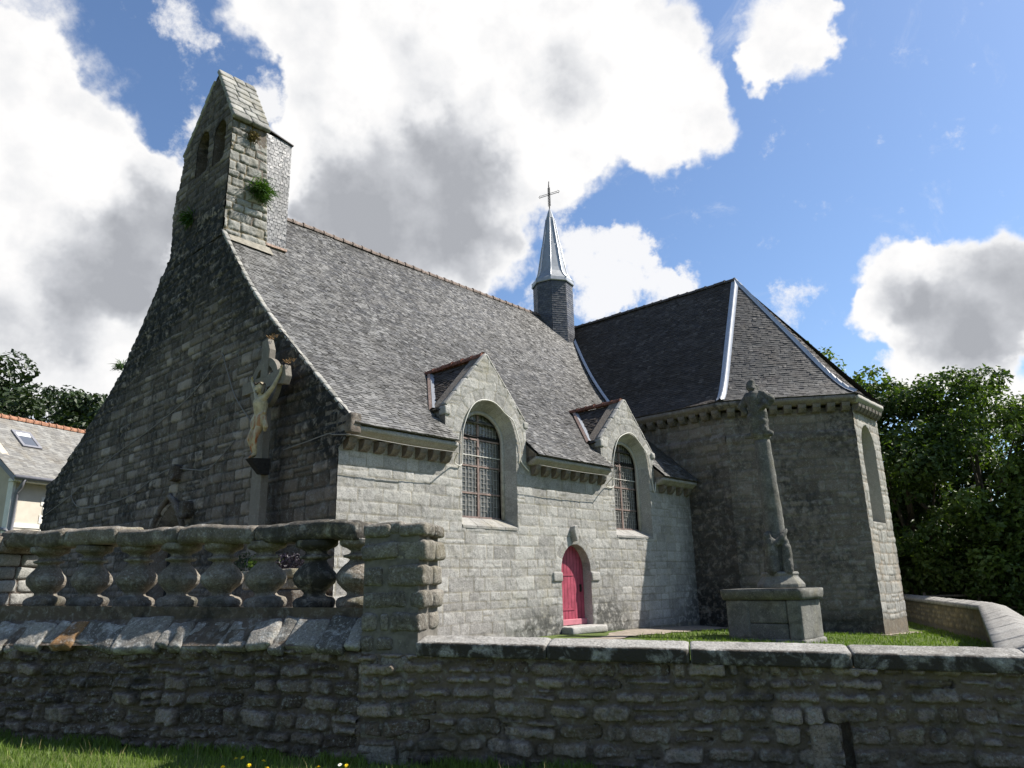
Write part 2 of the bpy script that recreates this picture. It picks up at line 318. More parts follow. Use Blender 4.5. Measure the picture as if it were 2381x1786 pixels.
def mat_glass():
    m, T, b = mat('leaded_glass'); P = T.new('ShaderNodeTexCoord').outputs['Object']
    c = T.mix(T.step(T.noise(3, 3, .6, P), .3, .7), (.09, .088, .082), (.16, .155, .145)); T.l.new(c, b.inputs['Base Color'])
    b.inputs['Roughness'].default_value = .22; b.inputs['Specular IOR Level'].default_value = .45
    bump(T, b, T.noise(7, 2, .5, P), .25, .02); return m
M['glass'] = mat_glass()
def mat_statue():
    m, T, b = mat('painted_statue'); P = T.new('ShaderNodeTexCoord').outputs['Object']
    c = T.mix(T.step(T.noise(5, 5, .65, P), .35, .7), (.30, .25, .15), (.52, .45, .30))
    n = T.new('ShaderNodeMapping'); T.l.new(P, n.inputs[0]); n.inputs['Scale'].default_value = (7, 7, 1.2)
    st = T.math('MULTIPLY', T.step(T.noise(1.6, 4, .6, n.outputs[0]), .47, .6), T.attr('rust'))
    c = T.mix(st, c, (.30, .10, .03)); c = T.mix(T.math('MULTIPLY', T.attr('hair'), .9), c, (.12, .10, .07))
    c = T.mix(T.step(T.noise(4, 4, .6, P), .6, .75, 0, .4), c, (.2, .22, .12))
    T.l.new(c, b.inputs['Base Color']); b.inputs['Roughness'].default_value = .55; return m
M['statue'] = mat_statue()
def mat_leaf(name, a, bcol, trans=.3):
    m, T, b = mat(name); r = T.attr('rnd')
    c = T.ramp(r, [(0, a), (.6, [(p+q)/2.2 for p, q in zip(a, bcol)]), (1, bcol)]); T.l.new(c, b.inputs['Base Color']); b.inputs['Roughness'].default_value = .5
    b.inputs['Specular IOR Level'].default_value = .35
    tr = T.new('ShaderNodeBsdfTranslucent'); T.l.new(T.mix(1., c, (1.3, 1.5, .5), 'MULTIPLY'), tr.inputs[0])
    mx = T.new('ShaderNodeMixShader'); mx.inputs[0].default_value = trans; T.l.new(b.outputs[0], mx.inputs[1]); T.l.new(tr.outputs[0], mx.inputs[2])
    T.l.new(mx.outputs[0], T.n['Material Output'].inputs[0]); return m
M['leaf'] = mat_leaf('broad_leaf', (.024, .048, .011), (.14, .20, .042))
M['leaf_light'] = mat_leaf('light_leaf', (.032, .066, .012), (.14, .20, .04))
M['leaf_far'] = mat_leaf('dark_far_leaf', (.018, .032, .012), (.045, .07, .022), .15)
M['grass'] = mat_leaf('grass_blade', (.085, .14, .020), (.20, .28, .05), .3)
M['fern'] = mat_leaf('fern_leaf', (.03, .07, .012), (.08, .15, .03))
def mat_ground():
    m, T, b = mat('grass_ground'); P = T.new('ShaderNodeTexCoord').outputs['Object']
    c = T.mix(T.step(T.noise(1.7, 5, .65, P), .3, .7), (.075, .11, .024), (.13, .165, .042))
    c = T.mix(T.step(T.noise(34, 4, .7, P), .4, .75, 0, .7), c, (.035, .06, .012)); c = T.mix(T.step(T.noise(.6, 4, .6, P), .55, .75, 0, .5), c, (.13, .16, .05))
    T.l.new(c, b.inputs['Base Color']); b.inputs['Roughness'].default_value = .95; bump(T, b, T.noise(60, 4, .7, P), .8, .04); return m
M['ground'] = mat_ground()
M['path'] = plain('worn_paving', (.24, .205, .165), .95, 0, .35, 7, bmp=.5)
# ------------------------------------------------------------------ masonry
class Mas:
    """irregular coursed masonry on a W x H rectangle: u, v -> (inside distance to the joint, random per stone, offset in stone)"""
    def __init__(s, W, H, rh, sw, seed=1, split=0., wob=.02, wf=1.2, gap=.006, rad=.02, jag=0., tall=0.):
        g = np.random.default_rng(seed); s.p = (wob, wf, gap, rad, jag, seed); s.rows = [0.]
        while s.rows[-1] < H+.5: s.rows.append(s.rows[-1]+g.uniform(*rh))
        s.rows = np.array(s.rows); s.u = []; s.sp = []; s.rnd = []
        for i in range(len(s.rows)-1):
            b = [-.6-g.uniform(0, .4)]; hgt = s.rows[i+1]-s.rows[i]
            while b[-1] < W+.6: b.append(b[-1]+g.uniform(*sw)*(.6+.6*hgt/np.mean(rh)) * (g.uniform(.4, .7) if g.random() < .18 else 1))
            n = len(b)-1; f = np.where(g.random(n) < split, g.uniform(.35, .65, n), 2.)
            s.u.append(np.array(b)); s.sp.append(f); s.rnd.append(g.random((n, 4)))
    def __call__(s, u, v):
        wob, wf, gap, rad, jag, seed = s.p
        v2 = v+wob*2*fbm(u*wf, v*wf*.6, o=3, seed=seed)+s.rows[0]+.05; u2 = u+wob*1.2*fbm(u*wf+9, v*wf*2, o=2, seed=seed+5)
        d = np.full(u.shape, -1.); rn = np.zeros(u.shape); lu = np.zeros(u.shape); lv = np.zeros(u.shape); hh = np.ones(u.shape)
        ri = np.clip(np.searchsorted(s.rows, v2)-1, 0, len(s.u)-1)
        for i in np.unique(ri):
            m = ri == i; uu = u2[m]; vv = v2[m]; b = s.u[i]; k = np.clip(np.searchsorted(b, uu)-1, 0, len(b)-2)
            y0 = np.full(uu.shape, s.rows[i]); y1 = np.full(uu.shape, s.rows[i+1]); f = s.sp[i][k]; ym = y0+(y1-y0)*np.minimum(f, 1)
            lo = (vv < ym) & (f < 1.5); hi = (vv >= ym) & (f < 1.5); y1 = np.where(lo, ym, y1); y0 = np.where(hi, ym, y0)
            q = s.rnd[i][k]; r = np.where(hi, q[:, 1], q[:, 0]); x0 = b[k]; x1 = b[k+1]
            sh = gap*(1+1.6*q[:, 2]); cx = (x0+x1)/2; cy = (y0+y1)/2; hw = (x1-x0)/2-sh; hv = (y1-y0)/2-gap*(1+1.2*q[:, 3])
            rr = np.minimum(np.minimum(rad*(.5+q[:, 3]), hw*.9), hv*.9); ax = np.abs(uu-cx)-(hw-rr); ay = np.abs(vv-cy)-(hv-rr)
            sd = np.hypot(np.maximum(ax, 0), np.maximum(ay, 0))+np.minimum(np.maximum(ax, ay), 0)-rr
            d[m] = -sd; rn[m] = r; lu[m] = (uu-cx); lv[m] = (vv-cy); hh[m] = q[:, 2]
        if jag: d = d+jag*2*fbm(u*13, v*13, o=3, seed=seed+3)
        return d, rn, lu, lv, hh

def seg_near(P, poly):
    """nearest point on the closed polygon boundary"""
    best = np.full(len(P), 1e9); Q = P.copy(); n = len(poly)
    for i in range(n):
        a = np.array(poly[i]); b = np.array(poly[(i+1) % n]); ab = b-a; t = np.clip(((P-a)@ab)/max(ab@ab, 1e-12), 0, 1)
        q = a+t[:, None]*ab; dd = ((P-q)**2).sum(1); k = dd < best; best[k] = dd[k]; Q[k] = q[k]
    return best, Q
def inpoly(P, poly):
    x, y = P[:, 0], P[:, 1]; c = np.zeros(len(P), bool); n = len(poly); j = n-1
    for i in range(n):
        xi, yi = poly[i]; xj, yj = poly[j]
        if yi != yj: c ^= ((yi > y) != (yj > y)) & (x < (xj-xi)*(y-yi)/(yj-yi)+xi)
        j = i
    return c
def hf(name, material, parent, origin, U, V, N, W, H, res, mas, depth=.015, edge=.02, rough=.01, rf=8., tilt=.0, outer=None, holes=(), arches=(), stain=None, dz=None, back=0., u0=0., v0=0., jw=.012):
    """a wall face as a height field of stones; returns the object"""
    nu = int(round(W/res))+1; nv = int(round(H/res))+1
    u, v = np.meshgrid(np.linspace(0, W, nu), np.linspace(0, H, nv)); u = u.ravel()+u0; v = v.ravel()+v0
    d, rn, lu, lv, hh = mas(u, v)
    for cx, cy, rad, ring, n in arches:           # voussoirs
        x, y = u-cx, v-cy; r = np.hypot(x, y); k = (r > rad-.1) & (r < rad+ring) & (y > -.02)
        a = np.arctan2(y, x)/math.pi*n; ai = np.floor(a); da = np.minimum(a-ai, 1-a+ai)*math.pi/n*r; dr = rad+ring-r
        d[k] = np.minimum(da, dr)[k]-.006; rn[k] = _h(ai, ai*0+int(cx*10), ai*0, 5)[k]; lu[k] = 0; lv[k] = 0
    F = []
    idx = np.arange(nu*nv).reshape(nv, nu); F = np.stack([idx[:-1, :-1], idx[:-1, 1:], idx[1:, 1:], idx[1:, :-1]], -1).reshape(-1, 4)
    keep = np.ones(len(F), bool); P2 = np.stack([u, v], 1)
    if outer is not None or len(holes):
        C = P2[F].mean(1)
        if outer is not None: keep &= inpoly(C, outer)
        for h in holes: keep &= ~inpoly(C, h)
    Fk = F[keep]
    if not keep.all():
        bad = np.zeros(nu*nv, bool); bad[F[~keep].ravel()] = True; us = np.zeros(nu*nv, bool); us[Fk.ravel()] = True; bd = np.where(bad & us)[0]
        best = np.full(len(bd), 1e9); Q = P2[bd].copy()
        for pl in ([outer] if outer is not None else [])+list(holes):
            b, q = seg_near(P2[bd], pl); k = b < best; best[k] = b[k]; Q[k] = q[k]
        ok = best < (2*res)**2; P2[bd[ok]] = Q[ok]
    h = depth*(1-np.exp(-np.maximum(d, 0)/edge))+(d > 0)*((rn-.5)*depth*.9+tilt*(lu*(rn-.5)+lv*(hh-.5))*2)
    h = h+rough*2*fbm(u*rf, v*rf, o=4, seed=3)*(.35+.65*(d > 0))
    if dz is not None: h = h+dz(u, v)
    o = np.array(origin, float); U = np.array(U, float); V = np.array(V, float); N = np.array(N, float)
    if not keep.all(): h[bd] *= .3
    X = o+P2[:, :1]*U+P2[:, 1:]*V+h[:, None]*N
    us = np.zeros(nu*nv, bool); us[Fk.ravel()] = True; mp = np.cumsum(us)-1
    st = np.zeros(nu*nv) if stain is None else np.clip(stain(u, v), 0, 1)
    at = dict(rnd=rn[us], joint=sstep(-d, -jw, jw*.5)[us], stain=st[us]); X = X[us]; Fk = mp[Fk]
    if np.dot(np.cross(U, V), N) < 0: Fk = Fk[:, ::-1]
    if back:      # closed body behind the face
        b = len(X); c = [(u0, v0), (u0+W, v0), (u0+W, v0+H), (u0, v0+H)]
        E = [o+a*U+e*V-.004*N for a, e in c]+[o+a*U+e*V-back*N for a, e in c]; X = np.vstack([X, E])
        Fk = np.vstack([Fk, np.array([(4,5,6,7),(0,4,7,3),(1,2,6,5),(3,7,6,2),(0,1,5,4)])+b])
        for k in at: at[k] = np.concatenate([at[k], np.full(8, .5 if k == 'rnd' else (.6 if k == 'joint' else 0))])
    return link(name, npmesh(name, X, Fk, at), material, parent)

# ------------------------------------------------------------------ slates
def slates(name, material, parent, surf, vmax, rows, du, dv, lift=.014, seed=1, tilt=.006, under=True, jit=1., vary=.28, gp=.002):
    """surf(u, v) -> (n,3); rows(v) -> list of (lo, hi) at v"""
    g = np.random.default_rng(seed); nr = int(math.ceil(vmax/dv)); A = []; B = []; Cc = []; D = []; RN = []; UQ = []
    for i in range(nr):
        v0 = i*dv; v1 = min(v0+dv*1.18, vmax+.02); i0 = rows(v0); i1 = rows(min(v0+dv, vmax)); vm = rows(v0+dv*.5)
        for k in range(min(len(i0), len(i1), len(vm))):
            lo, hi = min(i0[k][0], i1[k][0]), max(i0[k][1], i1[k][1])
            if hi-lo < .03: continue
            b = [lo-g.uniform(0, du)] if vary > .1 else [-du+(i % 2)*du*.5]
            while b[-1] < hi: b.append(b[-1]+du*g.uniform(1-vary, 1+vary))
            b = np.array(b); n = len(b)-1; L = np.clip(b[:-1]+gp, lo, hi); Rr = np.clip(b[1:]-gp, lo, hi)
            ok = (Rr-L) > .02; L = L[ok]; Rr = Rr[ok]; n = len(L)
            dn = g.uniform(-.06, .06, n)*dv*jit; bl = np.clip(L, i0[k][0], i0[k][1]); br = np.clip(Rr, i0[k][0], i0[k][1])
            tl = np.clip(L, i1[k][0], i1[k][1]); tr = np.clip(Rr, i1[k][0], i1[k][1])
            A.append(np.stack([bl, v0+dn], 1)); B.append(np.stack([br, v0+dn+g.uniform(-.03, .03, n)*dv], 1)); Cc.append(np.stack([tr, np.full(n, v1)], 1)); D.append(np.stack([tl, np.full(n, v1)], 1)); RN.append(g.random(n))
            UQ.append([(i0[k][0], v0), (i0[k][1], v0), (i1[k][1], v1), (i1[k][0], v1)])
    A, B, Cc, D = map(np.vstack, (A, B, Cc, D)); RN = np.concatenate(RN); n = len(A)
    def S(q): return surf(q[:, 0], np.maximum(q[:, 1], 0))
    c = (A+B+Cc+D)/4; e = 1e-3; nm = np.cross(surf(c[:, 0]+e, c[:, 1])-surf(c[:, 0]-e, c[:, 1]), surf(c[:, 0], c[:, 1]+e)-surf(c[:, 0], c[:, 1]-e))
    nm /= np.linalg.norm(nm, axis=1)[:, None]; nm *= np.where(nm[:, 2:3] < -.02, -1, 1)
    if name == 'slate_cladding': nm = np.tile(np.array([[0, -1., 0]]), (n, 1))
    t1 = (lift*g.uniform(.6, 1.5, n)+g.normal(0, tilt, n))[:, None]; t2 = (lift*g.uniform(.6, 1.5, n)+g.normal(0, tilt, n))[:, None]
    a, b, cc, d = S(A)+nm*t1, S(B)+nm*t2, S(Cc)+nm*(.002+g.normal(0, tilt*.4, n))[:, None], S(D)+nm*.002
    la, lb = S(A)-nm*.02, S(B)-nm*.02
    V = np.stack([a, b, cc, d, la, lb], 1).reshape(-1, 3); k = np.arange(n)[:, None]*6
    F = np.vstack([k+np.array([[0, 1, 2, 3]]), k+np.array([[4, 5, 1, 0]])]); rn = np.repeat(RN, 6)
    if under:
        q = np.array(UQ).reshape(-1, 2); P = surf(q[:, 0], q[:, 1]); ctr = np.tile(nm.mean(0), (len(P), 1)); P = P-ctr*.03; bq = len(V)
        V = np.vstack([V, P]); F = np.vstack([F, np.arange(len(P)).reshape(-1, 4)+bq]); rn = np.concatenate([rn, np.full(len(P), .1)])
    return link(name, npmesh(name, V, F, dict(rnd=rn), smooth=False), material, parent)

def setattrs(o, **kw):
    me = o.data
    for k, v in kw.items():
        at = me.attributes.get(k) or me.attributes.new(k, 'FLOAT', 'POINT'); n = len(me.vertices)
        at.data.foreach_set('value', np.broadcast_to(np.asarray(v, np.float32), (n,)).copy())
    return o
# ------------------------------------------------------------------ rough solids
def rough_boxes(name, material, parent, boxes, res=.05, amp=.012, fr=7., seed=1, rnd=None, smooth=True):
    """boxes: list of (center, size, Matrix or None); rounded, noisy blocks in one mesh"""
    VV = []; FF = []; RR = []; base = 0; g = np.random.default_rng(seed)
    for bi, (c, sz, Mx) in enumerate(boxes):
        sz = np.array(sz, float); r = min(.045, sz.min()*.32); P = []; Fa = []
        for ax in range(3):
            for sg in (-1, 1):
                a, b = [(1, 2), (2, 0), (0, 1)][ax]; na = max(2, int(sz[a]/res)+1); nb = max(2, int(sz[b]/res)+1)
                def lin(L, n): t = np.linspace(-1, 1, n+1); return np.sign(t)*(1-(1-np.abs(t))**1.25)*L/2
                A, B = np.meshgrid(lin(sz[a], na), lin(sz[b], nb), indexing='ij'); q = np.zeros((A.size, 3)); q[:, a] = A.ravel(); q[:, b] = B.ravel(); q[:, ax] = sg*sz[ax]/2
                off = sum(len(x) for x in P); ix = np.arange(A.size).reshape(na+1, nb+1)+off
                f = np.stack([ix[:-1, :-1], ix[1:, :-1], ix[1:, 1:], ix[:-1, 1:]], -1).reshape(-1, 4); Fa.append(f if sg > 0 else f[:, ::-1]); P.append(q)
        P = np.vstack(P); Fa = np.vstack(Fa); core = np.clip(P, -(sz/2-r), sz/2-r); dl = P-core; ln = np.linalg.norm(dl, axis=1)[:, None]
        P = core+dl/np.maximum(ln, 1e-9)*np.minimum(ln, r)
        nr = P/np.maximum(sz/2, 1e-6); nr = nr*np.abs(nr)**2; nr /= np.linalg.norm(nr, axis=1)[:, None]+1e-9
        cw = np.array(c, float); wv = P+cw+bi*3.7
        dsp = amp*2*fbm(wv[:, 0]*fr, wv[:, 1]*fr, wv[:, 2]*fr, o=4, seed=seed)+amp*2.2*fbm(wv[:, 0]*2.1, wv[:, 1]*2.1, wv[:, 2]*2.1, o=2, seed=seed+7)
        P = P+nr*dsp[:, None]
        if Mx is not None: P = P@np.array(Mx.to_3x3()).T
        P = P+cw; key = np.round(P, 5)
        VV.append(P); FF.append(Fa+base); base += len(P); RR.append(np.full(len(P), g.random() if rnd is None else (rnd[bi] if hasattr(rnd, '__len__') else rnd)))
    me = npmesh(name, np.vstack(VV), np.vstack(FF), dict(rnd=np.concatenate(RR)), smooth)
    bm = bmesh.new(); bm.from_mesh(me); bmesh.ops.remove_doubles(bm, verts=bm.verts, dist=.0008); bmesh.ops.recalc_face_normals(bm, faces=bm.faces); bm.to_mesh(me); bm.free()
    me.polygons.foreach_set('use_smooth', np.full(len(me.polygons), smooth))
    return link(name, me, material, parent)
def rough_ext(name, material, parent, prof, L, fn, res=.05, amp=.008, fr=8., seed=1, rnd=.5, sag=None):
    """closed (y,z) profile swept 0..L along x; fn maps (n,3) local -> parent space"""
    pr = []
    for i in range(len(prof)):
        a = np.array(prof[i], float); b = np.array(prof[(i+1) % len(prof)], float); n = max(1, int(np.linalg.norm(b-a)/res))
        pr += [a+(b-a)*k/n for k in range(n)]
    pr = np.array(pr); m = len(pr); nx = max(2, int(L/res)); c = pr.mean(0); V = []; F = []
    for i in range(nx+1):
        x = L*i/nx; k = 1-.1*math.exp(-min(x, L-x)/.02); q = c+(pr-c)*k; V.append(np.column_stack([np.full(m, x), q]))
    V = np.vstack(V); d = np.column_stack([np.zeros(len(V)), V[:, 1]-c[0], V[:, 2]-c[1]]); d /= np.linalg.norm(d, axis=1)[:, None]+1e-9
    dsp = amp*2*fbm(V[:, 0]*fr+seed*5, V[:, 1]*fr, V[:, 2]*fr, o=4, seed=seed)+amp*3*fbm(V[:, 0]*2.3+seed*3, V[:, 1]*2, V[:, 2]*2, o=2, seed=seed+2)
    V = V+d*dsp[:, None]
    if sag is not None: V[:, 2] += sag(V[:, 0])
    ix = np.arange((nx+1)*m).reshape(nx+1, m); F = np.stack([ix[:-1], ix[1:], np.roll(ix[1:], -1, 1), np.roll(ix[:-1], -1, 1)], -1).reshape(-1, 4)
    b = len(V); V = np.vstack([V, [[0-.0, c[0], c[1]+(0 if sag is None else float(sag(np.array([0.]))[0]))], [L, c[0], c[1]+(0 if sag is None else float(sag(np.array([L]))[0]))]]])
    e0 = [(b, ix[0, k], ix[0, (k+1) % m], ix[0, (k+1) % m]) for k in range(m)]; e1 = [(b+1, ix[-1, (k+1) % m], ix[-1, k], ix[-1, k]) for k in range(m)]
    me = bpy.data.meshes.new(name); me.from_pydata([tuple(p) for p in fn(V)], [], [tuple(f) for f in F.tolist()]+[f[:3] for f in e0+e1]); me.update()
    o = link(name, me, material, parent, True); setattrs(o, rnd=rnd); return o
def remesh(name, caps, voxel=.012, smooth=3, mat_=None, parent=None, attrs=None):
    """tapered capsules (p0,r0,p1,r1) fused into one continuous surface"""
    bm = bmesh.new()
    for p0, ra, p1, rb in caps:
        p0, p1 = Vector(p0), Vector(p1)
        for p, r in ((p0, ra), (p1, rb)): bmesh.ops.create_icosphere(bm, subdivisions=2, radius=r, matrix=Matrix.Translation(p))
        L = (p1-p0).length
        if L > 1e-4:
            q = (p1-p0).to_track_quat('Z', 'Y').to_matrix().to_4x4(); bmesh.ops.create_cone(bm, cap_ends=True, segments=12, radius1=ra, radius2=rb, depth=L, matrix=Matrix.Translation((p0+p1)/2) @ q)
    me = bpy.data.meshes.new('t'); bm.to_mesh(me); bm.free(); o = bpy.data.objects.new('t', me); COL.objects.link(o)
    m = o.modifiers.new('r', 'REMESH'); m.mode = 'VOXEL'; m.voxel_size = voxel; m.use_smooth_shade = True
    if smooth: s = o.modifiers.new('s', 'SMOOTH'); s.factor = .5; s.iterations = smooth
    dg = bpy.context.evaluated_depsgraph_get(); nm = bpy.data.meshes.new_from_object(o.evaluated_get(dg)); bpy.data.objects.remove(o); nm.name = name
    return link(name, nm, mat_, parent, True)
def ribbon(name, material, parent, rows, smooth=True):
    m = len(rows[0]); V = [tuple(p) for r in rows for p in r]; F = [(i*m+k, i*m+k+1, (i+1)*m+k+1, (i+1)*m+k) for i in range(len(rows)-1) for k in range(m-1)]
    return MB().add(V, F).build(name, material, parent, smooth)
def ridge_tiles(name, material, parent, p0, p1, r=.1, ln=.36, seed=1, jit=.012):
    g = random.Random(seed); p0, p1 = Vector(p0), Vector(p1); L = (p1-p0).length; n = max(1, int(L/ln)); mb = MB(); d = (p1-p0)/n; x = d.normalized(); y = x.cross(Vector((0, 0, 1))).normalized()
    for i in range(n):
        a = p0+d*i+Vector((0, 0, g.uniform(-jit, jit))); sg = []
        for s_, k in ((0, 1.18), (.14, 1.18), (.15, 1.0), (1.03, .95)):
            q = a+d*s_; sg.append([q+y*(r*k*math.cos(t))+Vector((0, 0, r*k*math.sin(t)*1.1)) for t in np.linspace(-.35, math.pi+.35, 9)])
        mb.add([p for q in sg for p in q], [(j*9+k, j*9+k+1, (j+1)*9+k+1, (j+1)*9+k) for j in range(3) for k in range(8)]+[tuple(range(9))])
    return mb.build(name, material, parent, True)
def arch(cx, hw, base, spring, n=20, rise=None, base_w=None):
    rise = hw if rise is None else rise; bw = hw if base_w is None else base_w
    return [(cx-bw, base)]+[(cx-hw*math.cos(math.pi*i/n), spring+rise*math.sin(math.pi*i/n)) for i in range(n+1)]+[(cx+bw, base)]
# ================================================================== THE CHURCH
C0 = Vector((-3.5846, 14.8653, .42)); AZR = R(47.8)
def W3(e, n, h=0.):        # church axes (east, north, height) -> world
    c, s = math.cos(AZR), math.sin(AZR); return Vector((C0.x+e*c-n*s, C0.y+e*s+n*c, C0.z+h))
ch = empty('church', C0, AZR, 'grey granite church with steep slate roofs, bell gable and slim zinc spire', 'church')
X, Y, Z = (1, 0, 0), (0, 1, 0), (0, 0, 1)

# -- south wall with the two gabled dormer windows
w1 = arch(4.46, .97, 2.58, 4.80, rise=.96); w2 = arch(10.76, .99, 2.55, 4.78, rise=.97); dr_ = arch(7.76, .65, -.05, 1.58, rise=.70)
G1 = [(2.95, 4.3), (2.95, 5.42), (4.37, 7.0), (5.83, 5.42), (5.83, 4.3)]; G2 = [(9.2, 4.3), (9.2, 5.4), (10.62, 6.84), (12.07, 5.3), (12.07, 4.3)]
so = [(0, -.6)]+[(0, 4.3)]+G1+G2+[(14.3, 4.3), (14.3, -.6)]
def st_s(u, v):
    s = 1.3*np.exp(-((u-6.3)/.9)**2)*sstep(-v, -.9, -.2)+1.4*np.exp(-((u-9.1)/.95)**2)*sstep(-v, -1.2, -.4)+.75*sstep(u, 11.9, 14)*sstep(-v, -2.2, .1)+.35*sstep(-v, -.5, 0)*sstep(u, 1, 4)
    return s+.5*sstep(u, 13.2, 14.2)
hf('south_wall', M['ashlar'], ch, (0, 0, 0), X, Z, (0, -1, 0), 14.3, 7.7, .027, Mas(14.3, 7.7, (.19, .34), (.25, .66), 11, .10, .03, .9, .003, .016, .008), .010, .012, .010, 9, .018,
   outer=so, holes=[w1, w2, dr_], arches=[(4.46, 4.80, .97, .3, 9), (10.76, 4.78, .98, .3, 9), (7.76, 1.58, .67, .26, 7)], stain=st_s, v0=-.6, jw=.015)
def loft(name, mt, a, b, ya, yb, rnd_seed=1, closed=False, seg=2):
    """reveal between an outer outline a (at north ya) and an inner one b (at yb)"""
    g = random.Random(rnd_seed); mb = MB(); rr = []
    for i in range(len(a)-1):
        r_ = g.random() if i % seg == 0 else r_
        for k in range(3):
            t0, t1 = k/3, (k+1)/3
            def L(p, q, t): return (p[0]+(q[0]-p[0])*t, ya+(yb-ya)*t, p[1]+(q[1]-p[1])*t)
            mb.add([L(a[i], b[i], t0), L(a[i+1], b[i+1], t0), L(a[i+1], b[i+1], t1), L(a[i], b[i], t1)], [(0, 1, 2, 3)]); rr += [r_]*4
    o = mb.build(name, mt, ch); setattrs(o, rnd=rr); return o
def church_window(cx, hw, base, spring, rise, sill_out, label):
    D = .36; oi = arch(cx, hw, sill_out, spring, rise=rise); ii = arch(cx, hw-.17, base, spring-.05, rise=rise-.2)
    # reveal with long straight jambs split into blocks
    def split(p):
        q = []
        for s, e in ((0, 1), (len(p)-2, len(p)-1)):
            q.append([tuple(np.array(p[s])+(np.array(p[e])-np.array(p[s]))*k/6) for k in range(7)])
        return q[0]+p[2:-2]+q[1]
    rv = loft('window_reveal', M['ashlar'], split(oi), split(ii), 0, D, int(cx*10))
    n = 4; mb = MB(); rr = []
    for k in range(n):       # sloping sill stones
        a, b = cx-hw+2*hw*k/n+.006, cx-hw+2*hw*(k+1)/n-.006; a2, b2 = cx-(hw-.17)+2*(hw-.17)*k/n+.005, cx-(hw-.17)+2*(hw-.17)*(k+1)/n-.005
        mb.add([(a, -.025, sill_out-.02), (b, -.025, sill_out-.02), (b, -.025, sill_out+.04), (a, -.025, sill_out+.04), (b2, D, base), (a2, D, base)], [(0, 1, 2, 3), (3, 2, 4, 5)]); rr += [random.Random(k).uniform(0, .35)]*6
    setattrs(mb.build('window_sill', M['ashlar'], ch), rnd=rr)
    w = MB(); w.v = []; gp = arch(cx, hw-.17, base, spring-.05, rise=rise-.2, n=20)
    w.add([(x, D+.1, z) for x, z in gp], [tuple(range(len(gp)))]); wo = w.build('window', M['glass'], ch)
    mo = MB().tube([(x, D-.02, z) for x, z in gp], .055, 6); setattrs(mo.build('moulding', M['ashlar'], ch, True), rnd=.9)
    f = MB(); top = spring-.05+rise-.2; x0, x1 = cx-hw+.2, cx+hw-.2
    def half(z):
        if z <= spring-.05: return hw-.19
        t = (z-spring+.05)/(rise-.2); return (hw-.19)*math.sqrt(max(0, 1-t*t))
    f.box((cx-.03, D+.055, base), (cx+.03, D+.095, top-.02))
    for z in (base+.62*1, base+1.30, base+1.98):
        hwz = half(z); f.box((cx-hwz, D+.06, z-.02), (cx-.03, D+.09, z+.02)); f.box((cx+.03, D+.06, z-.02), (cx+hwz, D+.09, z+.02))
    f.box((x0, D+.05, base), (cx-.03, D+.09, base+.05)); f.box((cx+.03, D+.05, base), (x1, D+.09, base+.05)); f.build('window_bars', M['frame'], wo)
    l = MB(); z = base+.12; k = 0; g = random.Random(3)
    pitch = .115
    for i in range(int(hw/pitch)+1):
        for sx in (-1, 1):
            x = cx+sx*(.09+i*pitch)
            if abs(x-cx) > hw-.22: continue
            zt = spring-.05+(rise-.2)*math.sqrt(max(0, 1-((x-cx)/(hw-.17))**2)); l.box((x-.006, D+.075, base+.05), (x+.006, D+.087, zt-.02))
    zz = base+.2; j = 0
    while zz < top-.1:
        for i in range(-8, 9):
            x = cx+i*pitch+(.5*pitch if j % 2 else 0); h = half(zz)
            if abs(x-cx) < h-.1 and (j+i) % 2 == 0: l.box((x-.07, D+.076, zz-.006), (x+.07, D+.088, zz+.006))
        zz += .115; j += 1
    l.build('leading', M['lead'], wo)
    tb = MB().box((cx-half(base+1.55), D+.03, base+1.55), (cx+half(base+1.55), D+.045, base+1.565)); tb.build('tie_bar', M['white_cable'], wo)
    return wo
church_window(4.46, .97, 2.84, 4.80, .96, 2.58, '')
church_window(10.76, .99, 2.80, 4.78, .97, 2.55, '')
# -- door
di = arch(7.76, .65, -.05, 1.58, rise=.70); loft('door_reveal', M['ashlar'], di, di, 0, .30, 4, seg=1)
dm = MB(); n = 9
for k in range(n):
    a, b = 7.11+1.3*k/n+.006, 7.11+1.3*(k+1)/n-.006
    def tz(x): return 1.58+.70*math.sqrt(max(0, 1-((x-7.76)/.65)**2))
    xs = np.linspace(a, b, 5); pl = [(x, tz(x)) for x in xs]
    dm.add([(a, .27, .2), (b, .27, .2)]+[(x, .27, z) for x, z in pl[::-1]], [tuple(range(7))]); dm.add([(b, .27, .2), (b+.012, .283, .2), (b+.012, .283, tz(b)), (b, .27, tz(b))], [(0, 1, 2, 3)])
do = dm.build('door', M['door'], ch); MB().box((7.1, .2, .17), (8.42, .29, .32)).build('weather_board', M['door_pale'], do, bevel=.015)
MB().box((8.22, .235, 1.02), (8.27, .27, 1.22)).tube([(8.245, .20, 1.12), (8.15, .19, 1.12)], .012, 6).tube([(8.245, .25, 1.12), (8.245, .195, 1.12)], .012, 6).build('door_handle', M['iron'], do)
for z_ in (.55, 1.45): MB().box((7.16, .255, z_), (7.95, .268, z_+.05)).build('door_hinge', M['door'], do)
rough_boxes('door_step', M['ashlar'], ch, [((7.8, -.02, .06), (1.55, .7, .2), None)], .06, .015, seed=4, rnd=.7)
for x_ in (6.93, 8.6): rough_boxes('impost_stone', M['ashlar'], ch, [((x_, .0, 1.42), (.38, .10, .25), None)], .05, .004, seed=5, rnd=.6)
kb = MB().prism([(-.02, 0), (-.13, .30), (-.10, .42), (.03, .46), (.10, .30), (.06, .06)], lambda p: (7.66+p[0], .01, 2.32+p[1]), lambda p: (7.66+p[0]*.9, -.17, 2.34+p[1]))
setattrs(kb.build('key_stone', M['ashlar'], ch, bevel=.03), rnd=.5)

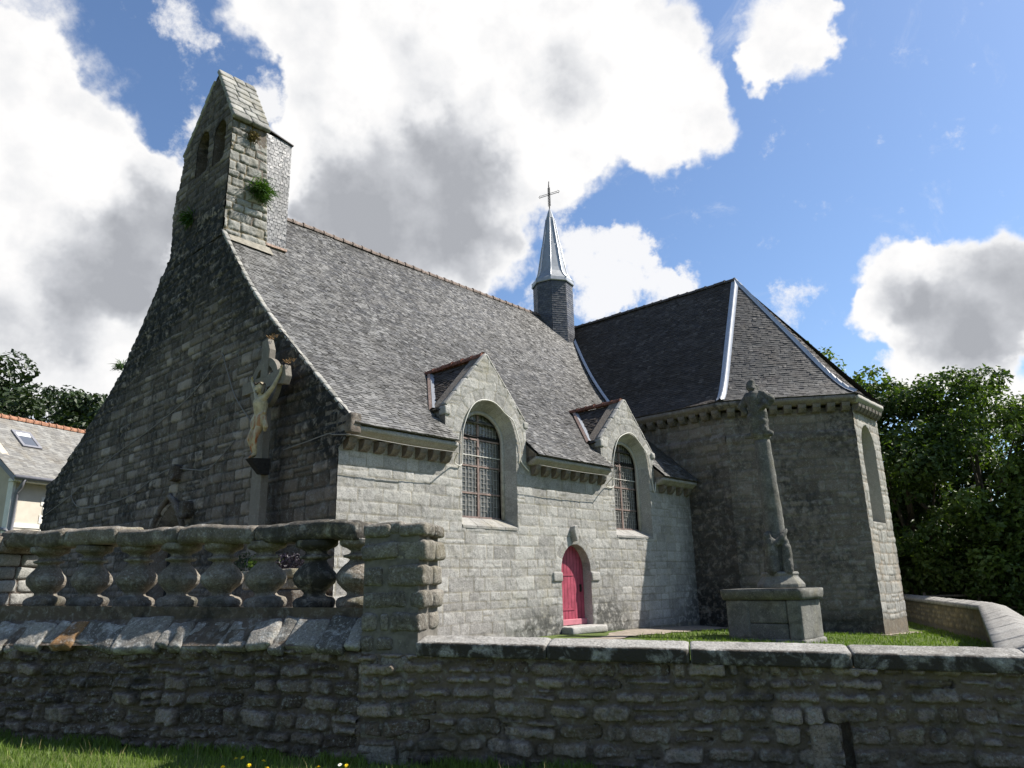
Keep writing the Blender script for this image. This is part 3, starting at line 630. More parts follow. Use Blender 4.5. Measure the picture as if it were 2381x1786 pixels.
# -- dormer bodies and roofs
def dormer(G, cx, apex, seed):
    x0, x1 = G[1][0], G[3][0]; k0, k1 = G[1][1], G[3][1]; pl = [(x0, 4.1), (x0, k0), (cx, apex), (x1, k1), (x1, 4.1)]
    b = MB(); n = 5   # gable body behind the face (sides and rakes only)
    P = [(x, z) for x, z in pl]
    for i in range(4): b.add([(P[i][0], .004, P[i][1]), (P[i+1][0], .004, P[i+1][1]), (P[i+1][0], .52, P[i+1][1]), (P[i][0], .52, P[i][1])], [(0, 1, 2, 3)])
    b.add([(x, .52, z) for x, z in P], [tuple(range(5))])
    body = b.build('dormer_gable', M['chapel'], ch); setattrs(body, rnd=.6)
    for kk in (((x0+.06, .08, k0-.12), (.20, .24, .24)), ((x1-.0, .08, k1-.10), (.2, .24, .2))): rough_boxes('kneeler', M['ashlar'], ch, [(kk[0], kk[1], None)], .04, .02, seed=seed, rnd=.7)
    # coping stones on the rakes
    for (a, c) in (((x0, k0), (cx, apex)), ((x1, k1), (cx, apex))):
        a, c = Vector((a[0], 0, a[1])), Vector((c[0], 0, c[1])); d = c-a; L = d.length; d.normalize(); nn = Vector((-d.z, 0, d.x)) if d.x > 0 else Vector((d.z, 0, -d.x))
        bx = []; m = 4
        for q in range(m):
            ctr = a+d*(L*(q+.5)/m)+nn*.0+Vector((0, .07, 0)); ang = math.atan2(d.z, d.x); bx.append((tuple(ctr), (L/m-.01, .17, .07), Matrix.Rotation(-ang, 4, 'Y')))
        rough_boxes('gable_coping', M['ashlar'], ch, bx, .07, .006, seed=seed+3)
    for side in (-1, 1):
        xe, ke = (x0-.06, k0-.1) if side < 0 else (x1+.06, k1-.1); hgt = apex-.12-ke; Ls = math.hypot(cx-xe, hgt)
        def surf(u, v, xe=xe, ke=ke, hgt=hgt, Ls=Ls):
            t = v/Ls; return np.stack([xe+(cx-xe)*t, u, ke+hgt*t], -1)
        def rows(v, ke=ke, hgt=hgt, Ls=Ls): return [(.13, roofN(ke+hgt*v/Ls)+.15)]
        dro = slates('dormer_roof', M['slate_dark'], ch, surf, Ls, rows, .18, .105, .014, seed+side, .009)
        if side < 0:
            pts = [(xe+(cx-xe)*t, roofN(ke+hgt*t), ke+hgt*t) for t in np.linspace(.0, 1, 8)]
            ribbon('valley_flashing', M['pink_brick'], ch, [[(p[0]-.07, p[1]-.02, p[2]+.03), (p[0], p[1]-.05, p[2]+.1)] for p in pts])
            ribbon('valley_lead', M['zinc'], ch, [[(p[0], p[1]-.06, p[2]+.095), (p[0]+.08, p[1]-.12, p[2]+.09)] for p in pts])
    ridge_tiles('dormer_ridge', M['terracotta'], ch, (cx, .1, apex-.02), (cx, roofN(apex-.1)+.1, apex-.06), .085, .34, seed)
PR = np.array([(-.45, 4.50), (.28, 5.14), (.95, 5.75), (1.67, 6.41), (2.53, 7.17), (3.3, 7.87), (3.93, 8.50), (4.63, 9.30), (5.32, 10.12), (6.15, 11.16), (7.0, 12.28), (7.62, 13.1)])
tt = np.linspace(0, 1, 60); _s = np.concatenate([[0], np.cumsum(np.hypot(*np.diff(PR, axis=0).T))])
_cN = np.polyfit(_s, PR[:, 0], 4); _cH = np.polyfit(_s, PR[:, 1], 4); RLEN = _s[-1]
def roofN(h):
    v = np.linspace(0, RLEN, 300); return float(np.interp(h, np.polyval(_cH, v), np.polyval(_cN, v)))
def roofH(n):
    v = np.linspace(0, RLEN, 300); return float(np.interp(n, np.polyval(_cN, v), np.polyval(_cH, v)))
# chapel roof levels: t = 0 eave .. 1 ridge
HT = np.array([0, .08, .18, .3, 1.]); HH = np.array([7.06, 7.32, 7.78, 8.50, 12.75])
_ht = np.polyfit(np.concatenate([HT, np.linspace(.35, 1, 12)]), np.concatenate([HH, 8.5+(np.linspace(.35, 1, 12)-.3)/.7*4.25]), 5)
def CH(t): return np.polyval(_ht, t)
def nave_surf(u, v):
    sagg = -.05*np.sin(np.clip(u/14., 0, 1)*math.pi)*np.clip(v/RLEN, 0, 1)+.03*2*fbm(u*.45, v*.45, o=2, seed=9)
    return np.stack([u+0*v, np.polyval(_cN, v), np.polyval(_cH, v)+sagg], -1)
def nave_rows(v):
    n = float(np.polyval(_cN, v)); h = float(np.polyval(_cH, v))
    t = np.linspace(0, 1, 60); e1 = 14.22 if h < 7.2 else 13.95+3.65*float(np.interp(h, CH(t), t))+.1
    if n < .3: return [(.1, 3.0+max(0, n)*.1), (5.83, 9.2), (12.05, e1)]
    if n < .6: return [(.1, 4.3), (4.3, 10.6), (10.6, e1)]
    x0 = 1.5 if n > 6.12 else .1
    return [(x0 if n <= 6.12 else 1.5, 4.3), (4.3, 10.6), (10.6, max(e1, 10.7))]
nr_ = slates('nave_roof', M['slate'], ch, nave_surf, RLEN, nave_rows, .155, .092, .012, 21, .0048)
_c = np.array([v.co for v in nr_.data.vertices]); _r = np.zeros(len(_c), np.float32); nr_.data.attributes['rnd'].data.foreach_get('value', _r)
setattrs(nr_, rnd=np.clip(_r+.34*(1-sstep(_c[:, 0]+.5*fbm(_c[:, 0], _c[:, 1], o=3)*4, 1.2, 6.5))+.10, 0, 1))     # cleaner, newer slates towards the west end
ridge_tiles('ridge_tiles', M['lichen_tile'], nr_, (1.8, 7.62, 13.08), (8.6, 7.62, 13.03), .10, .40, 2); ridge_tiles('ridge_tiles', M['lichen_tile'], nr_, (8.6, 7.62, 13.03), (16.2, 7.62, 13.06), .10, .40, 3)
# plain north slope and north wall
ribbon('north_roof', M['slate_dark'], ch, [[(.1, n, h), (17, n, h)] for n, h in ((7.62, 13.1), (9.5, 11.2), (11.2, 9.5), (13.5, 7.6), (15.6, 6.45), (18.8, 5.0))])
nb = MB().box((.3, 18.1, -1), (14, 18.6, 5.0)); setattrs(nb.build('north_wall', M['gable'], ch), rnd=.5)
cb = MB().prism([(.8, -1), (.8, 4.2)]+[(n+.12, h-.25) for n, h in PR[1:].tolist()]+[(9.5, 10.8), (13.5, 7.2), (18.2, 4.6), (18.2, -1)], lambda p: (.3, p[0], p[1]), lambda p: (14.1, p[0], p[1])); cb.build('wall_core', M['dark'], ch)
dormer(G1, 4.37, 7.0, 31); dormer(G2, 10.62, 6.84, 41)

# -- cornices with corbels
cm = MB().prism([(0, 0), (-.10, .02), (-.19, .13), (-.21, .24), (0, .24)], lambda p: (-.1, p[0], p[1]), lambda p: (.1, p[0], p[1])); corb_me = cm.mesh('corbel'); corb_me.materials.append(M['chapel'])
_o = bpy.data.objects.new('tmp', corb_me); setattrs(_o, rnd=.6); bpy.data.objects.remove(_o)
def corbel(parent, loc, rz, k):
    o = bpy.data.objects.new('corbel', corb_me); COL.objects.link(o); o.parent = parent; o.location = loc; o.rotation_euler = (0, 0, rz); o.scale = (1+.15*math.sin(k*3.1), 1, 1+.08*math.sin(k*5.7)); return o
k = 0
for a, b, n in ((-.02, 3.05, 8), (5.83, 9.2, 8), (12.07, 14.2, 4)):
    def fn(V, a=a): return np.column_stack([a+V[:, 0], V[:, 1], V[:, 2]])
    co = rough_ext('cornice', M['ashlar'], ch, [(.02, 4.26), (-.20, 4.26), (-.33, 4.36), (-.38, 4.37), (-.38, 4.46), (.02, 4.50)], b-a, fn, .07, .006, 6, k+1, .35)
    for i in range(n): corbel(co, (a+(b-a)*(i+.6)/n, .0, 4.01), 0, k); k += 1
    fp = MB().prism([(.03, 4.3), (-.34, 4.46), (-.34, 4.52), (.5, 5.2), (.5, 4.3)], lambda p: (a+.0, p[0], p[1]), lambda p: (b+.06, p[0], p[1])); setattrs(fp.build('wall_plate', M['chapel'], ch), rnd=.3)

# -- west gable
go = [(0, -.6), (0, 4.02), (-.26, 4.2), (-.34, 4.72), (.28, 5.20), (.95, 5.81), (1.67, 6.47), (2.53, 7.23), (3.3, 7.93), (3.93, 8.56), (4.63, 9.36), (5.32, 10.18), (6.15, 11.22), (9.5, 11.56), (11.2, 9.7), (12.52, 8.33), (13.54, 7.69), (15.58, 6.56), (17.67, 5.44), (18.3, 5.3), (18.75, 5.25), (18.75, -.6)]
pt = [(6.75, -.2), (6.75, 2.2), (6.95, 2.95), (7.35, 3.35), (7.72, 3.55), (8.1, 3.35), (8.5, 2.95), (8.7, 2.2), (8.7, -.2)]
def st_w(u, v):
    s = .95*sstep(v, 7.5, 10.5)*sstep(u, 4.5, 6.5)+.9*sstep(v+.55*(u-9), 8.0, 9.6)*sstep(u, 7, 9)+.8*sstep(v-1.05*u, 2.4, 4.0)+.35*sstep(-v, -1, 0)+.55*sstep(u, 15, 18.5)
    return s+.8*sstep(-u, -1.6, -.2)*sstep(v, 3.4, 4.6)
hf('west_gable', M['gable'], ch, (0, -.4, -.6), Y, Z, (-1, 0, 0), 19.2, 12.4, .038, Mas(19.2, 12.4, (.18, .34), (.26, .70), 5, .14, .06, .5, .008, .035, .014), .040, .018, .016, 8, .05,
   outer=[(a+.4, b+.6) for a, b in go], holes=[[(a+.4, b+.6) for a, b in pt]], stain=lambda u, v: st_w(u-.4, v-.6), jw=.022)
pr_ = MB(); rr = []
for i in range(len(pt)-1):
    a, b = pt[i], pt[i+1]; c = (7.72, 2.0)
    for kk, (s0, s1, d0, d1) in enumerate(((1, .86, 0, .14), (.86, .84, .14, .10), (.84, .72, .10, .28), (.72, .70, .28, .24), (.70, .62, .24, .45))):
        q = lambda p, s: (c[0]+(p[0]-c[0])*s, (c[1]+(p[1]-c[1])*s) if p[1] > 0 else p[1])
        (ax, ay), (bx, by), (cx_, cy), (dx, dy) = q(a, s0), q(b, s0), q(b, s1), q(a, s1); pr_.add([(d0, ax, ay), (d0, bx, by), (d1, cx_, cy), (d1, dx, dy)], [(0, 1, 2, 3)]); rr += [.5]*4
setattrs(pr_.build('portal', M['gable'], ch), rnd=rr); MB().box((.42, 6.9, -.3), (.5, 8.6, 3.4)).build('portal_door', M['oak'], ch)
hd = MB().tube([(-.06, n_, h_) for n_, h_ in [(6.6, 2.2), (6.8, 3.0), (7.25, 3.5), (7.72, 3.78), (8.2, 3.5), (8.65, 3.0), (8.85, 2.2)]], .09, 7); setattrs(hd.build('hood_mould', M['gable'], ch, True), rnd=.4)
for q_ in ((-.1, 7.35, 4.35), (-.1, 6.5, 3.3)): rough_boxes('carved_boss', M['gable'], ch, [(q_, (.32, .32, .40), None)], .04, .05, 9, seed=3, rnd=.05)
# verge stones along the south rake
g = random.Random(6); bx = []
for i in range(34):
    v = .25+i*(RLEN*.80-.2)/34; n_, h_ = np.polyval(_cN, v), np.polyval(_cH, v); n2, h2 = np.polyval(_cN, v+.1), np.polyval(_cH, v+.1)
    bx.append(((.04, n_, h_+.02), (.14, g.uniform(.2, .30), g.uniform(.05, .09)), Matrix.Rotation(math.atan2(h2-h_, n2-n_), 4, 'X')))
rough_boxes('verge_stones', M['tower'], ch, bx, .06, .015, 9, 4)
rough_boxes('kneeler', M['gable'], ch, [((.12, -.2, 4.50), (.30, .42, .42), None)], .05, .02, seed=9, rnd=.6)

# -- bell gable
bo = [(6.12, 11.0), (6.05, 14.85), (7.28, 17.05), (8.4, 15.72), (9.24, 14.97), (9.42, 13.8), (9.62, 13.75), (9.66, 12.85), (9.5, 11.0)]
ob = [arch(6.82, .37, 13.62, 14.62, 12, .46), arch(7.92, .40, 13.66, 14.68, 12, .5)]
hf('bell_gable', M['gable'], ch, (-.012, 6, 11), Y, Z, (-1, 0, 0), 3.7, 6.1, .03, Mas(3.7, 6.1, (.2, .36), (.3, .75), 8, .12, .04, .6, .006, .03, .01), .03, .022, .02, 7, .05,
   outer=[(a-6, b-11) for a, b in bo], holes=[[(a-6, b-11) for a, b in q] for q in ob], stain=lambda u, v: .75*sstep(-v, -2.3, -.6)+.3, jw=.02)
for q in ob: setattrs(MB().add([(0, a, b) for a, b in q]+[(.75, a, b) for a, b in q], [(i, i+1, len(q)+i+1, len(q)+i) for i in range(len(q)-1)]+[(len(q)-1, 0, len(q), 2*len(q)-1)]).build('bell_opening', M['gable'], ch), rnd=.4)
MB().add([(.75, a, b) for a, b in ((6.4, 13.5), (8.6, 13.5), (8.6, 15.3), (6.4, 15.3))], [(0, 1, 2, 3)]).build('bell_chamber', M['dark'], ch)
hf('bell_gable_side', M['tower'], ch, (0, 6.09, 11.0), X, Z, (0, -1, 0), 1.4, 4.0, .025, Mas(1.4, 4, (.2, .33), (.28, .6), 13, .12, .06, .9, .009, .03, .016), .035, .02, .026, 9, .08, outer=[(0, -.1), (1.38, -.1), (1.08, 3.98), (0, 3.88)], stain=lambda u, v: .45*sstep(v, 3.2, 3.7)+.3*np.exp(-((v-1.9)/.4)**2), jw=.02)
bb = MB().prism([(6.1, 10.5), (6.06, 14.9), (7.3, 16.95), (9.2, 14.95), (9.55, 10.5)], lambda p: (.8, p[0], p[1]), lambda p: (1.06, p[0], p[1])); setattrs(bb.build('bell_gable_core', M['gable'], ch), rnd=.5)
sb = MB().add([(0, 9.24, 14.97), (1.1, 9.24, 14.97), (1.1, 9.5, 11), (0, 9.5, 11)], [(0, 1, 2, 3)]); setattrs(sb.build('bell_gable_side', M['gable'], ch), rnd=.5)
bl = MB().lathe([(.02, .42), (.09, .40), (.14, .30), (.17, .14), (.25, 0), (.22, 0)], 14, (.4, 6.82, 13.95)); bl.build('bell', M['rust'], ch, True)
MB().tube([(.32, 6.82+.3*math.cos(t), 14.45+.3*math.sin(t)) for t in np.linspace(0, 2*math.pi, 17)], .022, 5).build('bell_wheel', M['rust'], ch, True)
bx = []; g = random.Random(12)
for side in (-1, 1):
    (na, ha), (nz, hz) = ((5.98, 14.84), (7.3, 17.12)) if side < 0 else ((9.3, 14.92), (7.26, 17.12)); m = 8; d = Vector((0, nz-na, hz-ha)); L = d.length; d.normalize(); ang = math.atan2(d.z, d.y)
    for i in range(m):
        c = Vector((0, na, ha))+d*(L*(i+.5)/m); cuts = [-.07]+([.55+g.uniform(-.2, .2)] if i % 2 == 0 else [.35+g.uniform(-.1, .1), .8])+[1.16]
        for a, b in zip(cuts, cuts[1:]):
            if m-1 == i and side > 0: continue
            bx.append((((a+b)/2, c.y, c.z-.02), (b-a-.012, L/m+.05, .15), Matrix.Rotation(ang-(.1 if side < 0 else -.1), 4, 'X')))
rough_boxes('bell_gable_roof', M['tower'], ch, bx, .06, .010, 8, 3)
def clad(u, v): return np.stack([u+1.0, 6.12+0*u, 11.1+v], -1)
slates('slate_cladding', M['slate_new'], ch, clad, 3.72, lambda v: [(.30-.24*v/3.7, .98)], .14, .10, .007, 5, .0035, jit=.15, vary=.06, gp=.007)
MB().box((1.07, 6.13, 10.8), (1.97, 9.2, 14.80)).build('cladding_core', M['dark'], ch)
MB().prism([(1.0, 14.98), (2.02, 14.78), (2.02, 14.81), (1.0, 15.02)], lambda p: (p[0], 6.07, p[1]), lambda p: (p[0], 9.25, p[1])).build('cladding_roof', M['iron'], ch)
MB().box((1.30, 6.05, 11.13), (2.0, 6.13, 11.20)).build('cladding_drip', M['pink_brick'], ch)
mf = MB().add([(.15, 6.02, 11.05), (1.42, 6.02, 11.05), (1.42, 5.75, 10.72), (.12, 5.82, 10.80)], [(0, 1, 2, 3)]); mf.build('mortar_fillet', plain('mortar_fillet', (.24, .22, .18), .95, 0, .25, 8), ch)
# -- south chapel (polygonal arm)
P1 = np.array([14.25, -1.55]); P2 = np.array([16.5, -5.0]); P3 = np.array([18.95, -5.0]); P4 = np.array([21.2, -1.55]); AP = np.array([17.6, -1.0])
P1e, P2e, P3e, P4e = np.array([13.95, -1.63]), np.array([16.34, -5.3]), np.array([19.11, -5.3]), np.array([21.5, -1.63])
def st_c1(u, v): return .7*sstep(u, 2.2, 4.3)*sstep(-v, -5.4, -3.5)+.5*sstep(-v, -1.5, 0)
def st_c2(u, v): return .65*sstep(-u, -1.0, 0)*sstep(-v, -5, -3)+.7*sstep(-v, -.55, .1)+.5*np.exp(-((u-2.5)/.5)**2)*np.exp(-((v-3.9)/.4)**2)
def ledge(u, v): return -.05*sstep(v, 5.88, 5.94)+.05*sstep(v, 5.62, 5.7)*(1-sstep(v, 5.9, 5.93))*(.4+fbm(u*3, v*0, o=2)+.3)
MC = lambda W, s: Mas(W, 7.7, (.18, .40), (.2, .75), s, .2, .07, .9, .006, .05, .022)
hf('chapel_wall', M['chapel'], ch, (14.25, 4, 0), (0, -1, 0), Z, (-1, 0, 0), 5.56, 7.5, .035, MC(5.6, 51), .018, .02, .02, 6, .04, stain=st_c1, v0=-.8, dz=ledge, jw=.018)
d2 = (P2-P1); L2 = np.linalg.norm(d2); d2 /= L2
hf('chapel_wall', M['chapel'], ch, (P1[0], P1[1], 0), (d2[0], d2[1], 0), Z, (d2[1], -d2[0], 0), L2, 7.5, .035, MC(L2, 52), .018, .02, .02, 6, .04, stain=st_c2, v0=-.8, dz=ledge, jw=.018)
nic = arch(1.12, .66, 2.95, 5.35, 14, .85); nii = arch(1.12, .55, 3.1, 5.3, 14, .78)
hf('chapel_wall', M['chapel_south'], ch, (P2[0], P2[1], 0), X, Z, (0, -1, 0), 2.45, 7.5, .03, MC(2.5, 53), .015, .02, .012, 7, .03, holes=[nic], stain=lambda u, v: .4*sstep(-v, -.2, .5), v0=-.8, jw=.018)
mb = MB(); nn = len(nic)
mb.add([(P2[0]+a, P2[1], b) for a, b in nic]+[(P2[0]+a, P2[1]+.6, b) for a, b in nii], [(i, i+1, nn+i+1, nn+i) for i in range(nn-1)]+[(nn-1, 0, nn, 2*nn-1)]); mb.add([(P2[0]+a, P2[1]+.6, b) for a, b in nii], [tuple(range(nn))])
setattrs(mb.build('blind_window', M['chapel_south'], ch), rnd=.45)
mb = MB()
for a, b in ((P3, P4), (P4, (21.2, 8))): mb.add([(a[0], a[1], -1), (b[0], b[1], -1), (b[0], b[1], 6.7), (a[0], a[1], 6.7)], [(0, 1, 2, 3)])
setattrs(mb.build('chapel_wall', M['chapel_south'], ch), rnd=.5)
cc_ = [(14.42, 4), (14.42, -1.45), (16.4, -4.2), (18.9, -4.2), (21, -1.5), (21, 4)]; setattrs(MB().prism(cc_, lambda p: (p[0], p[1], -1), lambda p: (p[0], p[1], 6.9)).build('wall_core', M['chapel'], ch), rnd=.2)
def facet(a, b, apex0, apex1):
    """roof facet over the eave line a->b; apex0/apex1: ridge points above its two ends"""
    a, b, q0, q1 = (np.array(p, float) for p in (a, b, apex0, apex1)); L = np.linalg.norm(b-a); d = (b-a)/L; n = np.array([-d[1], d[0]])
    if (q0-a)@n < 0: n = -n
    wa = (q0-a)@n; ua0, ua1 = (q0-a)@d, (q1-a)@d; t = np.linspace(0, 1, 200); s = np.concatenate([[0], np.cumsum(np.hypot(np.diff(t*wa), np.diff(CH(t))))])
    def T(v): return np.interp(v, s, t)
    def surf(u, v): tv = T(v); w = wa*tv; return np.stack([a[0]+d[0]*u+n[0]*w, a[1]+d[1]*u+n[1]*w, CH(tv)+0*u], -1)
    def rows(v): tv = float(T(v)); return [(ua0*tv, L+(ua1-L)*tv)]
    return surf, rows, s[-1], (a, d, n, wa, ua0, ua1, L)
Fw = facet((13.95, 8.2), P1e, (17.6, 8.2), AP); Fs = facet(P1e, P2e, AP, AP); Fq = facet(P2e, P3e, AP, AP)
slates('chapel_roof', M['slate_dark'], ch, Fw[0], Fw[2], Fw[1], .17, .10, .012, 61, .004); slates('chapel_roof', M['slate_hip'], ch, Fs[0], Fs[2], Fs[1], .17, .10, .011, 62, .004); slates('chapel_roof', M['slate_dark'], ch, Fq[0], Fq[2], Fq[1], .21, .118, .014, 63, .006)
er = MB()
for a, b in ((P3e, P4e), (P4e, (21.5, 8))): er.add([(a[0], a[1], 7.06), (b[0], b[1], 7.06), (17.6, max(b[1], -1), 12.75), (17.6, -1, 12.75)], [(0, 1, 2, 3)])
er.build('chapel_roof', M['slate_dark'], ch)
def hip(f1, end1, f2, end2, name, w=.16):
    rows = []
    for q in np.linspace(0, 1, 26):
        out = []
        for f, e in ((f1, end1), (f2, end2)):
            v = f[2]*q; lo, hi = f[1](v)[0]; u = hi-w if e else lo+w; c = hi if e else lo
            out.append((f[0](np.array([min(max(u, lo), hi)]), np.array([v]))[0], f[0](np.array([c]), np.array([v]))[0]))
        c = out[0][1]; z = np.array([0, 0, .05]); up_ = np.array([0, 0, .12]); rows.append([out[0][0]+z, c*.75+out[0][0]*.25+z*1.2, c+up_, c*.75+out[1][0]*.25+z*1.2, out[1][0]+z])
    ribbon(name, M['zinc_pale'], ch, rows)
hip(Fw, 1, Fs, 0, 'hip_flashing', .15); hip(Fs, 1, Fq, 0, 'hip_flashing', .13)
ridge_tiles('chapel_ridge', M['dark_tile'], ch, (17.6, -1.0, 12.76), (17.6, 7.4, 12.80), .085, .42, 8)
vr = []
for n_ in np.linspace(2.5, 7.3, 28):
    h = roofH(n_); t = float(np.interp(h, CH(np.linspace(0, 1, 100)), np.linspace(0, 1, 100))); e = 13.95+3.65*t; vr.append([(e-.14, n_, h+.07), (e-.02, n_, h+.1), (e+.03, n_-.02, h+.12)])
ribbon('valley_flashing', M['zinc_pale'], ch, vr)
k = 100
for a, b, m in (((14.25, 4.0), P1, 13), (P1, P2, 9), (P2, P3, 7)):
    a = np.array(a); b = np.array(b); d = b-a; L = np.linalg.norm(d); d /= L; nrm = np.array([d[1], -d[0]])
    if nrm@(np.array([17.6, 2])-a) > 0: nrm = -nrm
    def fn(V, a=a, d=d, nrm=nrm): return np.column_stack([a[0]+d[0]*(V[:, 0]-.1)+nrm[0]*V[:, 1], a[1]+d[1]*(V[:, 0]-.1)+nrm[1]*V[:, 1], V[:, 2]])
    co = rough_ext('cornice', M['chapel_south'] if m == 7 else M['chapel'], ch, [(-.05, 6.78), (.20, 6.78), (.24, 6.88), (.29, 6.9), (.29, 7.03), (-.05, 7.05)], L+.2, fn, .08, .008, 6, k, .75)
    rz = math.atan2(d[1], d[0]); rz = rz if abs(math.sin(rz)*1+0) < 2 else rz
    for i in range(m):
        p = a+d*(L*(i+.5)/m); o = corbel(co, (p[0], p[1], 6.53), math.atan2(nrm[1], nrm[0])+math.pi/2, k); o.scale = (1.25, 1.1, 1.15); k += 1
# -- zinc spire on its slated turret
tu = empty('turret', (16.55, 7.45, 0), R(12)); tu.parent = ch
def octo(r, z, n=8, off=0.): return [(r*math.cos(2*math.pi*(i+.5)/n+off), r*math.sin(2*math.pi*(i+.5)/n+off), z) for i in range(n)]
TR = .92
VV = []; FF = []; RN = []; g = np.random.default_rng(4); pts = octo(TR, 0)
for i in range(8):
    a, b = np.array(pts[i][:2]), np.array(pts[(i+1) % 8][:2]); L = np.linalg.norm(b-a); d = (b-a)/L; nm = np.array([d[1], -d[0]])
    if nm@a < 0: nm = -nm
    z = 11.0; r_ = 0
    while z < 14.75:
        u = -(r_ % 2)*.08
        while u < L:
            u0, u1 = max(u, 0), min(u+.16, L)
            if u1-u0 > .015:
                lf = .008+g.uniform(0, .006); q = [(a+d*(u0+.003)+nm*lf), (a+d*(u1-.003)+nm*(lf+g.normal(0, .002))), (a+d*(u1-.003)+nm*.001), (a+d*(u0+.003)+nm*.001)]; b_ = len(VV)
                VV += [(q[0][0], q[0][1], z), (q[1][0], q[1][1], z), (q[2][0], q[2][1], z+.125), (q[3][0], q[3][1], z+.125), tuple((a+d*u0)*.98)+(z,), tuple((a+d*u1)*.98)+(z,)]
                FF += [(b_, b_+1, b_+2, b_+3), (b_+4, b_+5, b_+1, b_)]; RN += [g.random()]*6
            u += .16
        z += .105; r_ += 1
link('slate_shaft', npmesh('slate_shaft', VV, FF, dict(rnd=RN), False), M['slate_shaft'], tu); MB().lathe([(TR-.03, 10.8), (TR-.03, 14.7)], 8, rot=math.pi/8).build('shaft_core', M['dark'], tu)
sp = MB()
pr = [(.98, 14.66), (1.0, 14.70), (.98, 14.86), (.80, 15.05), (.69, 15.28), (.64, 15.5), (.43, 16.75), (.41, 16.76), (.19, 18.2), (.20, 18.22), (.12, 18.5), (.035, 18.75)]
for (ra, za), (rb, zb) in zip(pr, pr[1:]):
    A, B = octo(ra, za), octo(rb, zb)
    for i in range(8): sp.add([A[i], A[(i+1) % 8], B[(i+1) % 8], B[i]], [(0, 1, 2, 3)])
spo = sp.build('spire', M['zinc'], tu); sm = MB()
for i in range(8): sm.tube([octo(r+.012, z)[i] for r, z in pr[2:9]], .022, 5)
sm.build('spire_seam', M['zinc_pale'], tu, True)
cx = MB().tube([(0, 0, 18.6), (0, 0, 20.05)], .028, 6).tube([(-.02, 0, 19.95), (.03, 0, 20.25)], .022, 5)
for a in (-1, 1):
    cx.tube([(0, 0, 19.5), (0, a*.5, 19.5)], .016, 5).tube([(0, 0, 19.58), (0, a*.45, 19.58)], .013, 5).tube([(0, a*.5, 19.46), (0, a*.56, 19.54), (0, a*.47, 19.62)], .014, 5)
    cx.tube([(0, a*.06, 18.9), (0, a*.05, 19.9)], .014, 5)
for zz in np.arange(18.95, 19.9, .14): cx.tube([(0, -.05, zz), (0, .05, zz+.1)], .01, 4)
cx.build('spire_cross', M['iron'], tu)
# -- cables on the walls
def cable(pts, r, m, label):
    p = []; q = [Vector(x) for x in pts]
    for i in range(len(q)-1):
        a, b, c, d = q[max(i-1, 0)], q[i], q[i+1], q[min(i+2, len(q)-1)]
        for t in np.linspace(0, 1, 7)[:-1]: p.append(.5*((2*b)+(-a+c)*t+(2*a-5*b+4*c-d)*t*t+(-a+3*b-3*c+d)*t**3))
    p.append(q[-1]); o = MB().tube([W3(*x) for x in p], r, 5).build('cable', m, None, True); return tag(o, label, 'cable')
cable([(0, -.42, 4.24), (1.5, -.42, 4.2), (2.98, -.4, 4.22)], .011, M['grey_cable'], 'thin grey cable along the cornice left of the taller dormer window')
cable([(2.98, -.4, 4.22), (3.15, -.1, 4.05), (3.42, -.06, 4.02), (3.47, -.05, 4.4), (3.5, -.05, 4.9), (3.75, -.05, 5.45), (4.1, -.05, 5.72), (4.6, -.05, 5.74), (5.0, -.06, 5.5), (5.3, -.05, 5.35), (5.45, -.05, 5.0), (5.55, -.05, 4.7), (5.55, -.05, 4.35), (5.85, -.06, 4.1)], .014, M['white_cable'], 'white cable looped round the arch of the taller left dormer window')
cable([(5.85, -.42, 4.22), (7.5, -.42, 4.2), (9.15, -.42, 4.22)], .011, M['grey_cable'], 'thin grey cable along the cornice between the two dormer windows')
cable([(9.15, -.42, 4.2), (9.3, -.06, 4.0), (9.72, -.05, 4.05), (9.76, -.05, 4.8), (10.05, -.05, 5.45), (10.5, -.05, 5.72), (10.9, -.05, 5.76), (11.3, -.06, 5.5), (11.7, -.05, 5.15), (11.82, -.05, 4.6), (11.95, -.05, 4.0), (12.1, -.05, 4.4)], .014, M['white_cable'], 'white cable hanging round the arch of the smaller right dormer window')
cable([(-.08, 5.3, 7.25), (-.08, 7.0, 6.45), (-.08, 9.5, 5.9), (-.08, 12.5, 5.4), (-.08, 15.5, 4.6), (-.08, 18.2, 4.1)], .012, M['grey_cable'], 'thin grey cable running diagonally down the west gable to its left corner')
cable([(-.08, 5.3, 7.25), (-.08, 4.9, 6.6), (-.08, 4.4, 5.9), (-.08, 3.6, 5.2), (-.1, 3.2, 4.9)], .012, M['grey_cable'], 'thin grey cable descending from the gable towards the crucifix')
cable([(-.08, 15.6, 4.75), (-.08, 15.5, 4.4), (-.08, 14.6, 4.05), (-.08, 12.8, 3.95), (-.08, 10.5, 4.05), (-.08, 8.6, 4.45), (-.1, 7.6, 4.5), (-.08, 6.5, 4.35), (-.08, 5.6, 4.25), (-.08, 4.9, 4.5), (-.08, 4.3, 4.8)], .012, M['grey_cable'], 'thin grey cable sagging across the gable above the west portal')
cable([(-.08, 2.0, 4.25), (-.08, 1.1, 4.3), (-.08, .3, 4.35), (-.1, 0.05, 4.3), (-.02, -.42, 4.24)], .012, M['grey_cable'], 'thin grey cable rounding the church corner under the cornice')

